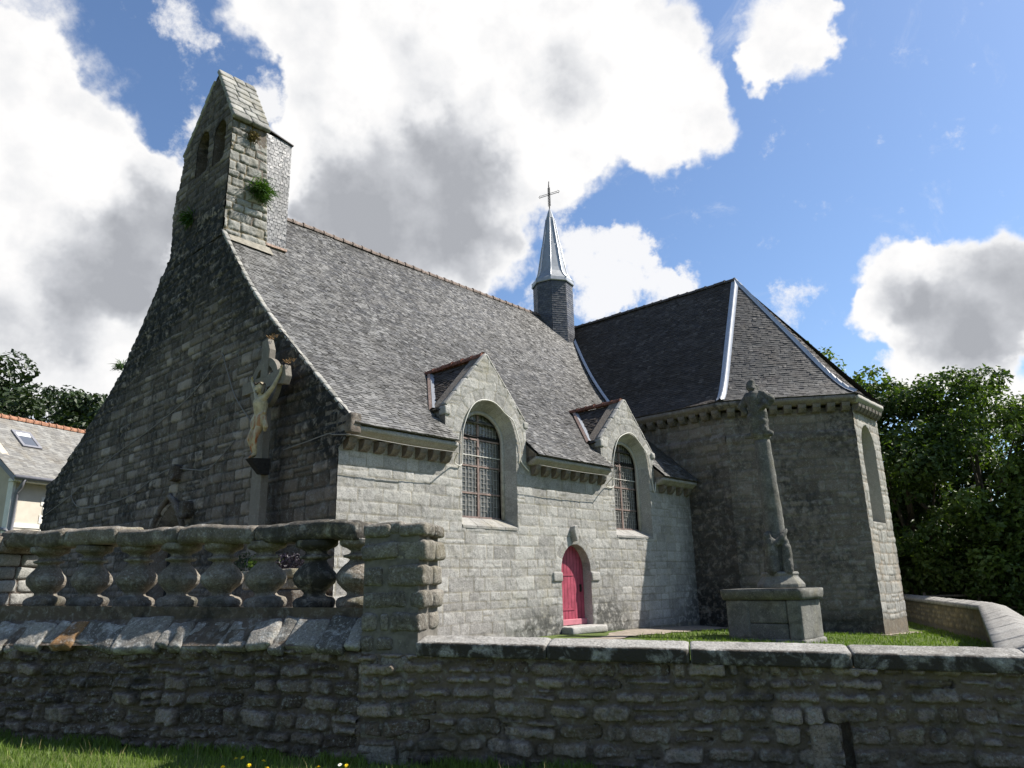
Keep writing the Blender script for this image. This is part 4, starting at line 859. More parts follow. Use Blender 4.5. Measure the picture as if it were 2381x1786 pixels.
# ================================================================== CROSS AND STATUE ON THE WEST GABLE
cr = empty('mission_cross', W3(-.41, 2.34, -.52), AZR, 'tall grey ringed stone cross standing against the west gable wall', 'cross')
def cpiece(nm, mb): o = mb.build(nm, M['cross'], cr, bevel=.012); setattrs(o, rnd=.5); return o
def bar(nm, y0, y1, z0, z1, end):       # a shaft or arm with chamfered end
    mb = MB(); d = .08
    if end == 'top': mb.add([(-d, y0, z0), (d, y0, z0), (d, y1, z0), (-d, y1, z0), (-d, y0, z1-.34), (d, y0, z1), (d, y1, z1), (-d, y1, z1-.0)], [(0, 3, 2, 1), (4, 5, 6, 7), (0, 1, 5, 4), (1, 2, 6, 5), (2, 3, 7, 6), (3, 0, 4, 7)])
    else: mb.box((-d, y0, z0), (d, y1, z1))
    return cpiece(nm, mb)
cpiece('shaft', MB().box((-.10, -.24, 0), (.10, .24, 1.6)).box((-.09, -.21, 1.6), (.09, .21, 4.4)).box((-.08, -.17, 4.4), (.08, .17, 6.2)))
def arm(nm, pl): return cpiece(nm, MB().prism(pl, lambda p: (-.08, p[0], p[1]), lambda p: (.08, p[0], p[1])))
arm('top_arm', [(-.15, 6.42), (.15, 6.42), (.17, 7.33), (-.06, 7.36), (-.19, 7.08)])
arm('cross_arm', [(-.95, 6.30), (-.88, 6.56), (-.6, 6.50), (-.14, 6.47), (.95, 6.47), (.95, 6.17), (-.6, 6.17), (-.86, 6.12)])
rg = MB(); ri = []
for t in np.linspace(0, 2*math.pi, 41):
    ri.append([(x, r*math.cos(t), 6.3+r*math.sin(t)) for x, r in ((-.06, .42), (-.06, .60), (.06, .60), (.06, .42), (-.06, .42))])
ro = ribbon('ring', M['cross'], cr, ri, False); setattrs(ro, rnd=.4)
for y, z in ((-.1, 7.4), (-.9, 6.64)):
    m_ = MB(); g = random.Random(3)
    for i in range(14): a = g.uniform(-.12, .12); m_.tube([(g.uniform(-.1, .1), y+a, z-.02), (g.uniform(-.12, .12), y+a+g.uniform(-.03, .03), z+g.uniform(.03, .08))], .008, 3)
    m_.build('dry_moss', plain('dry_moss', (.2, .12, .05), .9, 0, .3, 20), cr)
st = empty('statue', W3(-.64, 2.05, 4.0), AZR, 'painted rust-streaked crucified figure with raised arms fixed to the ringed cross', 'statue')
# local: -x to the viewer, y to the viewer's left, z up; feet at 0
caps = [((-.02, 0, .78), .135, (-.02, 0, .95), .13), ((-.02, .0, .95), .125, (-.04, -.01, 1.22), .165), ((-.04, .09, 1.3), .09, (-.04, -.10, 1.3), .09), ((-.03, .0, 1.3), .12, (-.05, .0, 1.42), .07),
 ((-.05, 0, 1.42), .055, (-.09, .03, 1.52), .055), ((-.11, .05, 1.60), .095, (-.13, .06, 1.54), .078), ((-.19, .075, 1.53), .03, (-.22, .08, 1.545), .016), ((-.17, .07, 1.48), .045, (-.16, .065, 1.46), .035),
 ((-.02, .15, 1.36), .07, (.05, .33, 1.60), .050), ((.05, .33, 1.60), .048, (.12, .52, 1.86), .032), ((-.02, -.16, 1.34), .07, (.05, -.44, 1.56), .050), ((.05, -.44, 1.56), .048, (.13, -.70, 1.86), .032),
 ((-.02, .085, .78), .105, (-.17, .11, .43), .068), ((-.02, -.08, .78), .105, (-.15, -.045, .43), .068), ((-.17, .11, .43), .066, (-.07, .04, .08), .040), ((-.15, -.045, .43), .066, (-.09, -.02, .10), .040),
 ((-.07, .04, .08), .042, (-.19, .05, -.01), .028), ((-.09, -.02, .10), .042, (-.2, -.01, .01), .028)]
for y, z, s in ((.52, 1.86, 1), (-.70, 1.86, -1)):      # hands: palm, four curled fingers, thumb
    hx = .12; caps += [((hx, y, z), .032, (hx+.005, y+.02*s, z+.07), .036)]
    for i, ln in enumerate((.055, .068, .062, .045)):
        y0 = y+.02*s+(i-1.5)*.021; a = (hx-.005, y0, z+.09); b = (hx-.02, y0+.004*(i-1.5), z+.09+ln*.6); caps += [(a, .0105, b, .0095), (b, .0095, (hx-.055, y0+.004*(i-1.5), z+.09+ln*.72), .008)]
    caps += [((hx-.01, y+.02*s-.035*s, z+.03), .012, (hx-.035, y+.02*s-.06*s, z+.075), .0095)]
def _sw(p, hd=False):
    x, y, z = p
    if z > 1.40: y += 1.7*max(x, -.13)*(1 if x > 0 else .55)
    return (x, y, z)
caps = [(_sw(a), ra, _sw(b), rb) for a, ra, b, rb in caps]
bd = remesh('body', caps, .0125, 2, M['statue'], st); co = np.array([v.co for v in bd.data.vertices]); setattrs(bd, rust=sstep(-co[:, 2], -.75, -.35)*1.0+.25*sstep(-np.abs(co[:, 2]-.9), -.2, 0), hair=0.)
HY = -.09
hr = remesh('hair', [((-.07, HY+.05, 1.62), .09, (-.05, HY+.05, 1.52), .075), ((-.06, HY+.10, 1.6), .05, (-.09, HY+.12, 1.44), .035), ((-.05, HY-.02, 1.6), .05, (-.08, HY-.03, 1.44), .035), ((-.19, HY+.03, 1.475), .03, (-.19, HY+.03, 1.42), .015)], .014, 2, M['statue'], st); setattrs(hr, hair=1., rust=0.)
cw = MB().tube([(-.105+.108*math.cos(t), HY+.04+.103*math.sin(t), 1.635+.02*math.sin(5*t)) for t in np.linspace(0, 2*math.pi, 25)], .016, 5).build('thorn_crown', M['oak'], st, True)
lc = remesh('loincloth', [((-.03, .09, .93), .11, (-.03, -.09, .91), .11), ((-.05, .1, .86), .115, (-.06, .1, .74), .12), ((-.05, -.09, .86), .115, (-.05, -.08, .74), .11), ((-.1, .02, .9), .07, (-.14, .03, .68), .05), ((-.05, -.16, .93), .06, (-.06, -.25, .98), .04), ((-.05, -.19, .93), .05, (-.04, -.30, .66), .06), ((-.03, -.2, .9), .04, (-.02, -.24, .6), .045)], .014, 2, M['statue'], st)
setattrs(lc, rust=.7, hair=0.)
fb_ = MB().add([(-.24, -.10, -.02), (-.24, .11, -.02), (.24, .11, .02), (.24, -.10, .02), (.04, -.08, -.33), (.04, .08, -.33), (.24, .08, -.33), (.24, -.08, -.33)], [(0, 1, 2, 3), (4, 7, 6, 5), (0, 4, 5, 1), (1, 5, 6, 2), (2, 6, 7, 3), (3, 7, 4, 0)]); fb_.build('foot_bracket', M['iron'], st)

# ================================================================== CALVARY IN THE CHURCHYARD
def noisy(o, amp, fr):
    c = np.array([v.co for v in o.data.vertices]); n = np.array([v.normal for v in o.data.vertices]); c = c+n*(amp*2*fbm(c[:, 0]*fr, c[:, 1]*fr, c[:, 2]*fr, o=4, seed=2))[:, None]; o.data.vertices.foreach_set('co', c.astype(np.float32).ravel()); o.data.update()
cv = empty('calvary', W3(11.05, -3.95, -.255), AZR, 'weathered stone calvary with carved figures on a leaning column and block plinth', 'calvary'); cv.scale = (.92, .92, .92)
S_ = lambda nm, bx, **k: rough_boxes(nm, M['calvary'], cv, bx, seed=k.pop('seed', 1), **k)
w, l, h = .72, 1.10, 1.06   # half depth (e), half length (n)
S_('plinth', [((0, l-.36, h/2), (2*w, .70, h), None), ((0, -l+.20, h/2), (2*w, .40, h), None), ((0, -.13, h*.70), (2*w-.02, 1.12, h*.58), None), ((0, -.13, h*.20), (2*w-.02, 1.12, h*.41), None)], res=.07, amp=.006, rnd=[.75, .95, .55, .45], seed=3)
MB().box((-w+.05, -l+.05, 0), (w-.05, l-.05, h-.02)).build('plinth_core', M['dark'], cv)
S_('plinth_footing', [((0, 0, -.1), (2*w+.12, 2*l+.12, .26), None)], res=.1, amp=.015, rnd=.8)
def sl(V): return np.column_stack([V[:, 1], V[:, 0]-1.20, V[:, 2]])
rough_ext('table_slab', M['calvary'], cv, [(-.76, h), (.76, h), (.87, h+.14), (.89, h+.30), (-.89, h+.30), (-.87, h+.14)], 2.38, sl, .06, .008, 6, 4, .35)
pd = MB().lathe([(.66, h+.32), (.66, h+.42), (.60, h+.5), (.5, h+.62), (.5, h+.66), (.53, h+.70), (.50, h+.76), (.3, h+.77)], 8, (0, -.32, 0), R(22)); setattrs(pd.build('pedestal', M['calvary'], cv, bevel=.03), rnd=1.)
b0 = Vector((0, -.36, h+.75)); b1 = Vector((.0, -.24, 5.72)); shf = MB(); prf = []
for i in range(25): t = i/24; prf.append(b0+(b1-b0)*t)
shf.tube(prf, [.315-.085*i/24+.008*math.sin(i*2.3) for i in range(25)], 20); so_ = shf.build('column', M['calvary'], cv, True); noisy(so_, .012, 9); setattrs(so_, rnd=.6, stain=.25)
cap_ = MB().lathe([(.23, 5.68), (.25, 5.74), (.29, 5.80), (.30, 5.86), (.2, 5.88)], 12, (0, -.24, 0)); setattrs(cap_.build('capital', M['calvary'], cv, True), rnd=.4)
y0, z0 = -.22, 5.86
fg = [((-.12, y0, z0+.02), .12, (-.15, y0+.02, z0+.72), .14), ((-.18, y0+.05, z0+.0), .10, (-.17, y0+.1, z0+.55), .12), ((-.1, y0-.14, z0+.03), .13, (-.06, y0-.12, z0+.75), .13), ((-.15, y0, z0+.72), .15, (-.14, y0-.0, z0+1.12), .19),
 ((-.14, y0+.03, z0+1.12), .15, (-.14, y0+.03, z0+1.35), .075), ((-.17, y0+.05, z0+1.48), .115, (-.16, y0+.05, z0+1.58), .10), ((-.24, y0+.0, z0+1.44), .05, (-.24, y0-.04, z0+1.40), .04),
 ((-.1, y0+.18, z0+1.18), .12, (-.1, y0+.40, z0+.92), .095), ((-.1, y0+.40, z0+.92), .08, (-.12, y0+.30, z0+.74), .07), ((-.1, y0-.18, z0+1.22), .10, (-.1, y0-.42, z0+1.05), .085), ((-.1, y0-.42, z0+1.05), .085, (-.12, y0-.46, z0+.98), .08), ((-.12, y0-.46, z0+.98), .07, (-.14, y0-.34, z0+.80), .06),
 ((-.14, y0-.16, z0+1.16), .06, (-.22, y0-.34, z0+.86), .06), ((-.22, y0-.34, z0+.86), .055, (-.2, y0-.1, z0+.72), .055), ((.02, y0, z0+.05), .16, (.02, y0, z0+1.2), .16), ((.02, y0, z0+1.2), .13, (.02, y0+.02, z0+1.5), .09), ((.1, y0-.02, z0), .13, (.12, y0, z0+1.1), .13), ((-.1, y0+.34, z0-.02), .07, (-.08, y0-.3, z0-.02), .08)]
fg = [((a[0]*1.2, y0+(a[1]-y0)*1.12, z0+(a[2]-z0)*1.0), ra*1.32, (b[0]*1.2, y0+(b[1]-y0)*1.12, z0+(b[2]-z0)*1.0), rb*1.32) for a, ra, b, rb in fg]
f1 = remesh('carved_figures', fg, .024, 2, M['calvary'], cv)
def noisy(o, amp, fr):
    c = np.array([v.co for v in o.data.vertices]); n = np.array([v.normal for v in o.data.vertices]); c = c+n*(amp*2*fbm(c[:, 0]*fr, c[:, 1]*fr, c[:, 2]*fr, o=4, seed=2))[:, None]; o.data.vertices.foreach_set('co', c.astype(np.float32).ravel()); o.data.update()
noisy(f1, .04, 8); setattrs(f1, rnd=.15, stain=.3)
y0, z0 = -.36, h+.76
fg = [((-.3, y0+.05, z0+.05), .17, (-.3, y0+.04, z0+.5), .15), ((-.3, y0+.04, z0+.5), .16, (-.3, y0+.06, z0+.82), .14), ((-.33, y0+.12, z0+.98), .10, (-.31, y0+.10, z0+1.03), .095), ((-.3, y0+.16, z0+.78), .08, (-.2, y0+.28, z0+.62), .07), ((-.3, y0-.1, z0+.78), .08, (-.2, y0-.26, z0+.98), .06), ((-.2, y0-.26, z0+.98), .06, (-.05, y0-.3, z0+1.15), .05), ((-.15, y0-.28, z0+.04), .13, (-.12, y0-.28, z0+.65), .12), ((-.12, y0-.28, z0+.65), .1, (-.1, y0-.26, z0+.85), .09), ((-.2, y0+.2, z0+.04), .13, (-.2, y0+.2, z0+.55), .1), ((-.42, y0, z0+.05), .1, (-.4, y0+.02, z0+.35), .1)]
fg = [((a[0]-.06, y0+(a[1]-y0)*1.1, a[2]), ra*1.2, (b[0]-.06, y0+(b[1]-y0)*1.1, b[2]), rb*1.2) for a, ra, b, rb in fg]
f2 = remesh('carved_mourner', fg, .024, 2, M['calvary'], cv); noisy(f2, .02, 10); setattrs(f2, rnd=.25, stain=.3)
# ================================================================== ROADSIDE WALLS
A0 = np.array([-1.65, 8.12, 0.]); dl = np.array([-.95073, .31002, 0]); dr_w = np.array([.97103, -.23897, 0]); nl = np.array([.31002, .95073, 0]); nr = np.array([.23897, .97103, 0]); ZZ = np.array([0, 0, 1.])
def PL(t, o, z): return A0+dl*t+nl*o+ZZ*z
def PR_(t, o, z): return A0+dr_w*t+nr*o+ZZ*z
# right wall, plain rubble with a saddleback coping
rw = empty('rubble_wall', A0, 0, 'low grey rubble wall with pale saddleback coping across the foreground right', 'wall')
def coph(t): return 1.13-.026*t          # top of the front edge of the coping
WR = 7.6; SL_T = 4.62
top_edge = [(0, -.25)]+[(t, coph(t)-.125) for t in np.linspace(0, WR, 9)]+[(WR, -.25)]
hf('stonework', M['rubble'], rw, (0, 0, 0), dr_w, ZZ, -nr, WR, 1.4, .0095, Mas(WR, 1.5, (.10, .20), (.13, .46), 71, .12, .05, .75, .013, .04, .022), .045, .007, .022, 21, .34, outer=top_edge, v0=-.25, jw=.014, stain=lambda u, v: .45*sstep(-v, -.28, .02), holes=[[(SL_T-.035, -.2), (SL_T-.03, .42), (SL_T+.05, .44), (SL_T+.06, -.2)]])
MB().add([tuple(dr_w*a+nr*.14+ZZ*b) for a, b in ((SL_T-.2, -.25), (SL_T+.2, -.25), (SL_T+.2, .6), (SL_T-.2, .6))], [(0, 1, 2, 3)]).build('drain_slit', M['dark'], rw)
rough_boxes('upright_stone', M['rubble'], rw, [(tuple(dr_w*(SL_T-.17)+nr*.03+ZZ*.17), (.25, .20, .5), Matrix(((dr_w[0], nr[0], 0, 0), (dr_w[1], nr[1], 0, 0), (0, 0, 1, 0), (0, 0, 0, 1))))], .02, .012, 10, 5, .7)
hf('stonework', M['rubble'], rw, nr*.42+dr_w*WR, -dr_w, ZZ, nr, WR, 1.15, .05, Mas(WR, 1.5, (.1, .2), (.15, .5), 72, .2, .04, .8, .012, .04, .01), .03, .02, .01, 9, v0=-.25, back=.30)
g = random.Random(5); t = .64; i = 0
while t < WR:
    L = g.uniform(1.18, 1.42) if i else 1.36; L = min(L, WR-t)
    def fn(V, t=t): return np.array([(dr_w*(t+x)+nr*y+ZZ*(coph(t+x)+z)) for x, y, z in V])
    o = rough_ext('coping_stone', M['coping'], rw, [(-.07, -.13), (.49, -.13), (.50, -.01), (.47, .006), (.22, .052), (.20, .052), (-.062, .0), (-.072, -.008)], L-.016, fn, .024, .0045, 20, 20+i, g.random()); t += L; i += 1
    vc = np.array([v.co for v in o.data.vertices]); oo = vc@nr; setattrs(o, stain=1.*sstep(-oo, .02, .06))
# left wall: thick base, weathering course of leaning slabs, upper course
lw = empty('balustrade_wall', A0, 0, 'dark rubble wall with sunlit sloping slabs under the stone balustrade', 'wall')
WL = 9.6
hf('stonework', M['rubble_dark'], lw, dl*WL, -dl, ZZ, -nl, WL+.03, 1.32, .0095, Mas(WL, 1.5, (.11, .20), (.13, .40), 81, .22, .06, .9, .0115, .04, .026), .055, .007, .028, 20, .38, v0=-.25, jw=.014, dz=lambda u, v: -.05*sstep(v, .2, 1.0)+.03*fbm(u*.8, v*1.2, o=2))
hf('stonework', M['rubble_dark'], lw, dl*WL+nl*.25, -dl, ZZ, -nl, WL+.05, .3, .0115, Mas(WL, .5, (.08, .13), (.14, .40), 83, .1, .04, 1., .01, .04, .012), .045, .02, .016, 12, .2, v0=1.15, jw=.014)
bk = MB(); c_ = [dl*-.02+nl*.06, dl*WL+nl*.06, dl*WL+nl*1.02, dl*-.02+nl*1.02]; c2 = [dl*-.02+nl*.28, dl*WL+nl*.28, dl*WL+nl*1.02, dl*-.02+nl*1.02]
bk.add([tuple(p+ZZ*-.2) for p in c_]+[tuple(p+ZZ*1.0) for p in c_], [(0, 1, 2, 3), (4, 5, 6, 7), (0, 1, 5, 4), (1, 2, 6, 5), (2, 3, 7, 6), (3, 0, 4, 7)]); bk.add([tuple(p+ZZ*.9) for p in c2]+[tuple(p+ZZ*1.425) for p in c2], [(4, 5, 6, 7), (0, 1, 5, 4), (1, 2, 6, 5), (2, 3, 7, 6), (3, 0, 4, 7)])
setattrs(bk.build('wall_core', M['rubble_dark'], lw), rnd=.3, joint=1.)
bx = []; g = random.Random(14); t = -.02; rn = []; sl_a = math.atan2(.30, .31)
while t < WL:
    w_ = g.choice([g.uniform(.16, .30), g.uniform(.28, .52), g.uniform(.34, .66)]); yaw = Matrix(((dl[0], nl[0], 0, 0), (dl[1], nl[1], 0, 0), (0, 0, 1, 0), (0, 0, 0, 1)))
    sl_ = .44+g.uniform(-.10, .05); of = g.uniform(-.02, .03)
    ctr = dl*(t+w_/2)+nl*(.10+of)+ZZ*(1.17+g.uniform(-.015, .02))
    Mx = yaw @ Matrix.Rotation(sl_a+g.uniform(-.08, .08), 4, 'X') @ Matrix.Rotation(g.uniform(-.06, .06), 4, 'Y') @ Matrix.Rotation(g.uniform(-.22, .22), 4, 'Z')
    bx.append((tuple(ctr), (w_+.01, sl_, g.uniform(.09, .14)), Mx)); rn.append(.97 if 3.55 < t < 3.9 and not any(r > .96 for r in rn) else g.uniform(.05, .92)); t += w_
rough_boxes('weathering_course', M['slab'], lw, bx, .028, .026, 8, 6, rn)
mfl = MB(); n = 60
pts0 = [dl*(WL*k/n)+nl*(-.035)+ZZ*1.075 for k in range(n+1)]; pts1 = [dl*(WL*k/n)+nl*.27+ZZ*1.375 for k in range(n+1)]
mfl.add([tuple(p) for p in pts0+pts1], [(k, k+1, n+2+k, n+1+k) for k in range(n)]); setattrs(mfl.build('mortar_bed', M['rubble_dark'], lw), rnd=.5, joint=1.)
# balustrade on top
bal = empty('balustrade', PL(0, .78, 1.425), 0, 'weathered stone balustrade of stout urn balusters under a rough rail', 'balustrade')
prof = [(.215, 0), (.23, .035), (.232, .075), (.205, .112), (.125, .135), (.118, .165), (.15, .20), (.215, .265), (.235, .32), (.225, .375), (.175, .44), (.12, .50), (.105, .535), (.165, .55), (.17, .575), (.115, .592), (.108, .625), (.15, .655), (.205, .675), (.22, .70), (.22, .755)]
zs = np.linspace(0, .755, 64); pf = [(float(np.interp(z, [p[1] for p in prof], [p[0] for p in prof])), z) for z in zs]
bm_ = []
for v in range(8):
    mb = MB().lathe(pf, 32); V = np.array(mb.v); d = np.column_stack([V[:, 0], V[:, 1], 0*V[:, 0]]); d /= np.linalg.norm(d, axis=1)[:, None]+1e-9
    V = V*[1.10, 1.10, 1.05]+d*(.05*fbm(V[:, 0]*5+v*9, V[:, 1]*5, V[:, 2]*5, o=4, seed=v)+.11*np.minimum(0, fbm(V[:, 0]*3+v*4, V[:, 1]*3, V[:, 2]*3, o=2, seed=v+5)+.12))[:, None]
    mb.v = [tuple(p) for p in V]; me = mb.mesh('baluster'); me.materials.append(M['baluster']); me.polygons.foreach_set('use_smooth', np.full(len(me.polygons), True)); bm_.append(me)
for i, t in enumerate((.50, 1.07, 1.76, 2.44, 3.12, 3.81, 4.58, 5.36)):
    o = bpy.data.objects.new('baluster', bm_[i]); COL.objects.link(o); o.parent = bal; o.location = dl*t; o.rotation_euler = (0, 0, i*1.9); setattrs(o, rnd=[.1, .5, .9, .4, .7, .2, .6, .3][i], stain=[0, .9, .3, .1, .35, .2, .4, .25][i])
    o.rotation_euler = (.02*math.sin(i*4), .025*math.cos(i*3), i*1.9)
g = random.Random(8); t = .38
for i, L in enumerate((1.45, 1.15, 1.0, .92, 1.15, 1.1)):
    dz = g.uniform(-.012, .02)
    def fn(V, t=t, dz=dz): return np.array([dl*(t+x)+nl*y+ZZ*(z+dz) for x, y, z in V])
    ph = g.uniform(0, 6)
    rough_ext('rail_stone', M['baluster'], bal, [(-.22, .785), (.22, .785), (.26, .83), (.26, .94), (.2, 1.0), (-.20, 1.01), (-.265, .97), (-.265, .84)], L-.012, fn, .028, .026, 6, 50+i, [.15, .2, .5, .4, .3, .5][i], sag=lambda x, ph=ph: .016*np.sin(x*4.5+ph)); setattrs(bal.children[-1], stain=[.8, .3, .5, .2, .4, .3][i]); t += L
# end pier at the far left
ep = empty('end_pier', PL(6.0, .78, 1.425), 0, 'short pale pier of squared blocks ending the balustrade at the left edge', 'pier')
g = random.Random(3); bx = []; yaw = Matrix(((dl[0], nl[0], 0, 0), (dl[1], nl[1], 0, 0), (0, 0, 1, 0), (0, 0, 0, 1)))
for r in range(4):
    hh = .18; f = g.uniform(.35, .65)
    for a, b in ((-.36, -.36+.9*f), (-.36+.9*f, .54)): bx.append((tuple(dl*.45+nl*((a+b)/2)+ZZ*(.09+r*hh)), (.86, b-a-.012, hh-.01), yaw))
rough_boxes('pier_blocks', M['tower'], ep, bx, .04, .012, 8, 3)
MB().add([tuple(dl*a+nl*b+ZZ*z) for z in (0, .72) for a, b in ((.05, -.3), (.85, -.3), (.85, .5), (.05, .5))], [(0, 1, 5, 4), (1, 2, 6, 5), (2, 3, 7, 6), (3, 0, 4, 7), (4, 5, 6, 7)]).build('pier_core', M['rubble_dark'], ep)
def fnp(V): return np.array([dl*(-.06+x)+nl*y+ZZ*z for x, y, z in V])
rough_ext('cap_stone', M['baluster'], ep, [(-.42, .72), (.6, .72), (.62, .78), (.6, .93), (-.4, .95), (-.45, .82)], 1.0, fnp, .04, .02, 6, 61, .4)
SLP = .017
def raise_left(o, dx=0.):
    c = np.array([v.co for v in o.data.vertices]); c[:, 2] += SLP*np.maximum(c@dl+dx, 0)*sstep(c[:, 2]+(0 if o.parent is lw else 3), 1.1, 1.4); o.data.vertices.foreach_set('co', c.astype(np.float32).ravel()); o.data.update()
for o in lw.children:
    if o.name.startswith(('stonework.003', 'wall_core')): raise_left(o)
for o in list(bal.children):
    if o.name.startswith('baluster'): o.location.z += SLP*float(np.dot(np.array(o.location), dl))
    else: raise_left(o)
ep.location.z += SLP*6
# pillar between the two walls
pl_ = empty('pillar', A0, 0, 'broken end pillar of stacked rough blocks between balustrade and low wall', 'pillar')
g = random.Random(22); bx = []; rn = []; z = -.1; yw = Matrix(((dr_w[0], nr[0], 0, 0), (dr_w[1], nr[1], 0, 0), (0, 0, 1, 0), (0, 0, 0, 1))); r = 0
while z < 2.28:
    hh = min(g.uniform(.17, .27), 2.34-z); xr = .70+g.uniform(-.06, .05)+(-.08 if z < 1.1 else 0); xs = [0.0]
    ns = 2 if g.random() < .45 else 3; cuts = sorted(g.uniform(.2, .75) for _ in range(ns-1))
    xs = [0.0]+[c*xr for c in cuts]+[xr]
    for a, b in zip(xs, xs[1:]):
        if b-a < .07: continue
        for (o0, o1) in ((-.03+g.uniform(-.015, .02), .30), (.31, .62+g.uniform(-.03, .03))):
            bx.append((tuple(dr_w*((a+b)/2)+nr*((o0+o1)/2)+ZZ*(z+hh/2)), (b-a-.03, o1-o0-.01, hh-.035-g.uniform(0, .02)), yw @ Matrix.Rotation(g.uniform(-.035, .035), 4, 'Y'))); rn.append(g.uniform(.15, 1))
    z += hh; r += 1
rough_boxes('pillar_blocks', M['pillar'], pl_, bx, .03, .016, 10, 8, rn)
MB().add([tuple(dr_w*a+nr*b+ZZ*zz) for zz in (-.2, 2.30) for a, b in ((.02, .005), (.64, .005), (.64, .6), (.02, .6))], [(0, 1, 5, 4), (1, 2, 6, 5), (2, 3, 7, 6), (3, 0, 4, 7), (4, 5, 6, 7)]).build('pillar_core', plain('pillar_mortar', (.14, .128, .11), .95, 0, .3, 9, bmp=.6), pl_)
lb = [(tuple(dr_w*.20+nr*.12+ZZ*2.03), (.42, .34, .17), yw @ Matrix.Rotation(-.10, 4, 'Y')), (tuple(dr_w*.22+nr*.16+ZZ*2.27), (.46, .36, .15), yw @ Matrix.Rotation(-.05, 4, 'Y'))]
rough_boxes('fallen_block', M['pillar'], pl_, lb, .03, .012, 8, 4, [.6, .4])
# low boundary wall behind: right side and far side
fwp = [np.array([4.6, 6.9, 0]), np.array([13.4, 21.8, 0]), np.array([17.4, 34.5, 0])]
bw = empty('boundary_wall', fwp[1], 0, 'low ochre rubble wall with broad pale coping behind the chapel', 'wall')
def far_wall(a, b, za, zb, s):
    d = b-a; L = np.linalg.norm(d); d = d/L; n_ = np.array([-d[1], d[0], 0]); o = a-fwp[1]
    hf('stonework', M['far_rubble'], bw, o+n_*.2, d, ZZ, n_, L, 1.5, .05, Mas(L, 1.6, (.12, .2), (.16, .45), s, .1, .04, .8, .012, .04, .01), .03, .02, .012, 8, v0=-.8, back=.4, jw=.02)
    m = int(L/1.3); c = 0
    for i in range(m):
        t0, t1 = L*i/m, L*(i+1)/m
        def fn(V, t0=t0): return np.array([o+d*(t0+x)+n_*y+ZZ*(zz+za+(zb-za)*(t0+x)/L) for x, y, zz in V])
        rough_ext('coping_stone', M['coping'], bw, [(-.33, -.12), (.33, -.12), (.33, -.01), (0, .09), (-.33, -.01)], t1-t0-.02, fn, .11, .006, 6, s+i, random.Random(i+s).random())
far_wall(fwp[0], fwp[1], .98, .80, 91); far_wall(fwp[1], fwp[2], .80, .80, 93)
# stone trough with plants at the west front
tr = empty('stone_trough', W3(-1.05, .25, 0), AZR, 'grey moulded stone trough on a block base before the west gable', 'trough')
rough_boxes('trough_body', M['baluster'], tr, [((0, 0, 1.53), (.66, 2.0, .16), None), ((0, 0, 1.36), (.5, 1.8, .2), None)], .06, .008, seed=2, rnd=.6)
rough_boxes('trough_base', M['gable'], tr, [((0, -.5, .62), (.5, .8, 1.25), None), ((0, .45, .62), (.5, .9, 1.25), None)], .07, .012, seed=3)
# ================================================================== GROUND
def zin(x, y):
    c, s = math.cos(AZR), math.sin(AZR); e = (x-C0.x)*c+(y-C0.y)*s; n_ = -(x-C0.x)*s+(y-C0.y)*c
    z = .636-.027*e+.0477*n_; return np.clip(z, -.55, .42)
def gz(x, y):
    x = np.asarray(x, float); y = np.asarray(y, float); line = np.where(x < -1.65, (x+1.65)*nl[0]+(y-8.12)*nl[1], (x+1.65)*nr[0]+(y-8.12)*nr[1])
    f = sstep(line, .15, .5); z = zin(x, y)*f+(1-f)*0; r = np.hypot(x, y); z = z+sstep(r, 60, 220)*(-x*.0+3*fbm(x*.01, y*.01, o=2))
    return z+.05*fbm(x*.9, y*.9, o=3, seed=4)*(1-.6*f)-.02+.06*sstep(-x, 1.5, 6)*(1-f)
gx = np.concatenate([np.linspace(-900, -60, 20), np.linspace(-55, -9, 40), np.arange(-8.5, 7, .12), np.linspace(7, 30, 70), np.linspace(31, 60, 15), np.linspace(70, 900, 20)])
gy = np.concatenate([np.linspace(-300, -10, 12), np.linspace(-8, 5, 25), np.arange(5.1, 9.8, .10), np.linspace(9.9, 40, 110), np.linspace(42, 80, 15), np.linspace(90, 1200, 20)])
GX, GY = np.meshgrid(gx, gy); ix = np.arange(GX.size).reshape(GX.shape); V = np.column_stack([GX.ravel(), GY.ravel(), gz(GX.ravel(), GY.ravel())])
tag(link('ground', npmesh('ground', V, np.stack([ix[:-1, :-1], ix[:-1, 1:], ix[1:, 1:], ix[1:, :-1]], -1).reshape(-1, 4)), M['ground']), kind='structure')
def flat(name, pp, m, seed):
    cv_ = []
    for i in range(len(pp)):
        a, b = pp[i], pp[(i+1) % len(pp)]; L = (b-a).length; k_ = max(2, int(L/.5))
        for k in range(k_): p = a+(b-a)*k/k_; q = a+(b-a)*(k+.5)/k_; j = .10*math.sin(i*5+k*2.1+seed); cv_.append((p.x+j, p.y-j))
    bm = bmesh.new(); vs = [bm.verts.new((x, y, 0)) for x, y in cv_]; bm.faces.new(vs); bmesh.ops.triangulate(bm, faces=bm.faces)
    bmesh.ops.subdivide_edges(bm, edges=[e for e in bm.edges if e.calc_length() > .8], cuts=3, use_grid_fill=True); bmesh.ops.triangulate(bm, faces=bm.faces)
    for v in bm.verts: v.co.z = float(gz(v.co.x, v.co.y))+.02
    me = bpy.data.meshes.new(name); bm.to_mesh(me); bm.free(); return tag(link(name, me, m), kind='structure')
flat('path', [W3(-2.4, -4.6), W3(0, -3.6), W3(6, -2.0), W3(8.4, -1.55), W3(13, -1.15), W3(14.6, -1.4), W3(16.4, -5.4), W3(16.8, -5.2), W3(19.6, -5.35), W3(19.4, -4.9), W3(14.4, .2), W3(0.2, .3), W3(.2, 18), W3(-10, 18), W3(-8.2, 9), W3(-5.2, 1.4)], M['path'], 1)  # worn path; hidden stretches by nave and west front added for neutral bounce
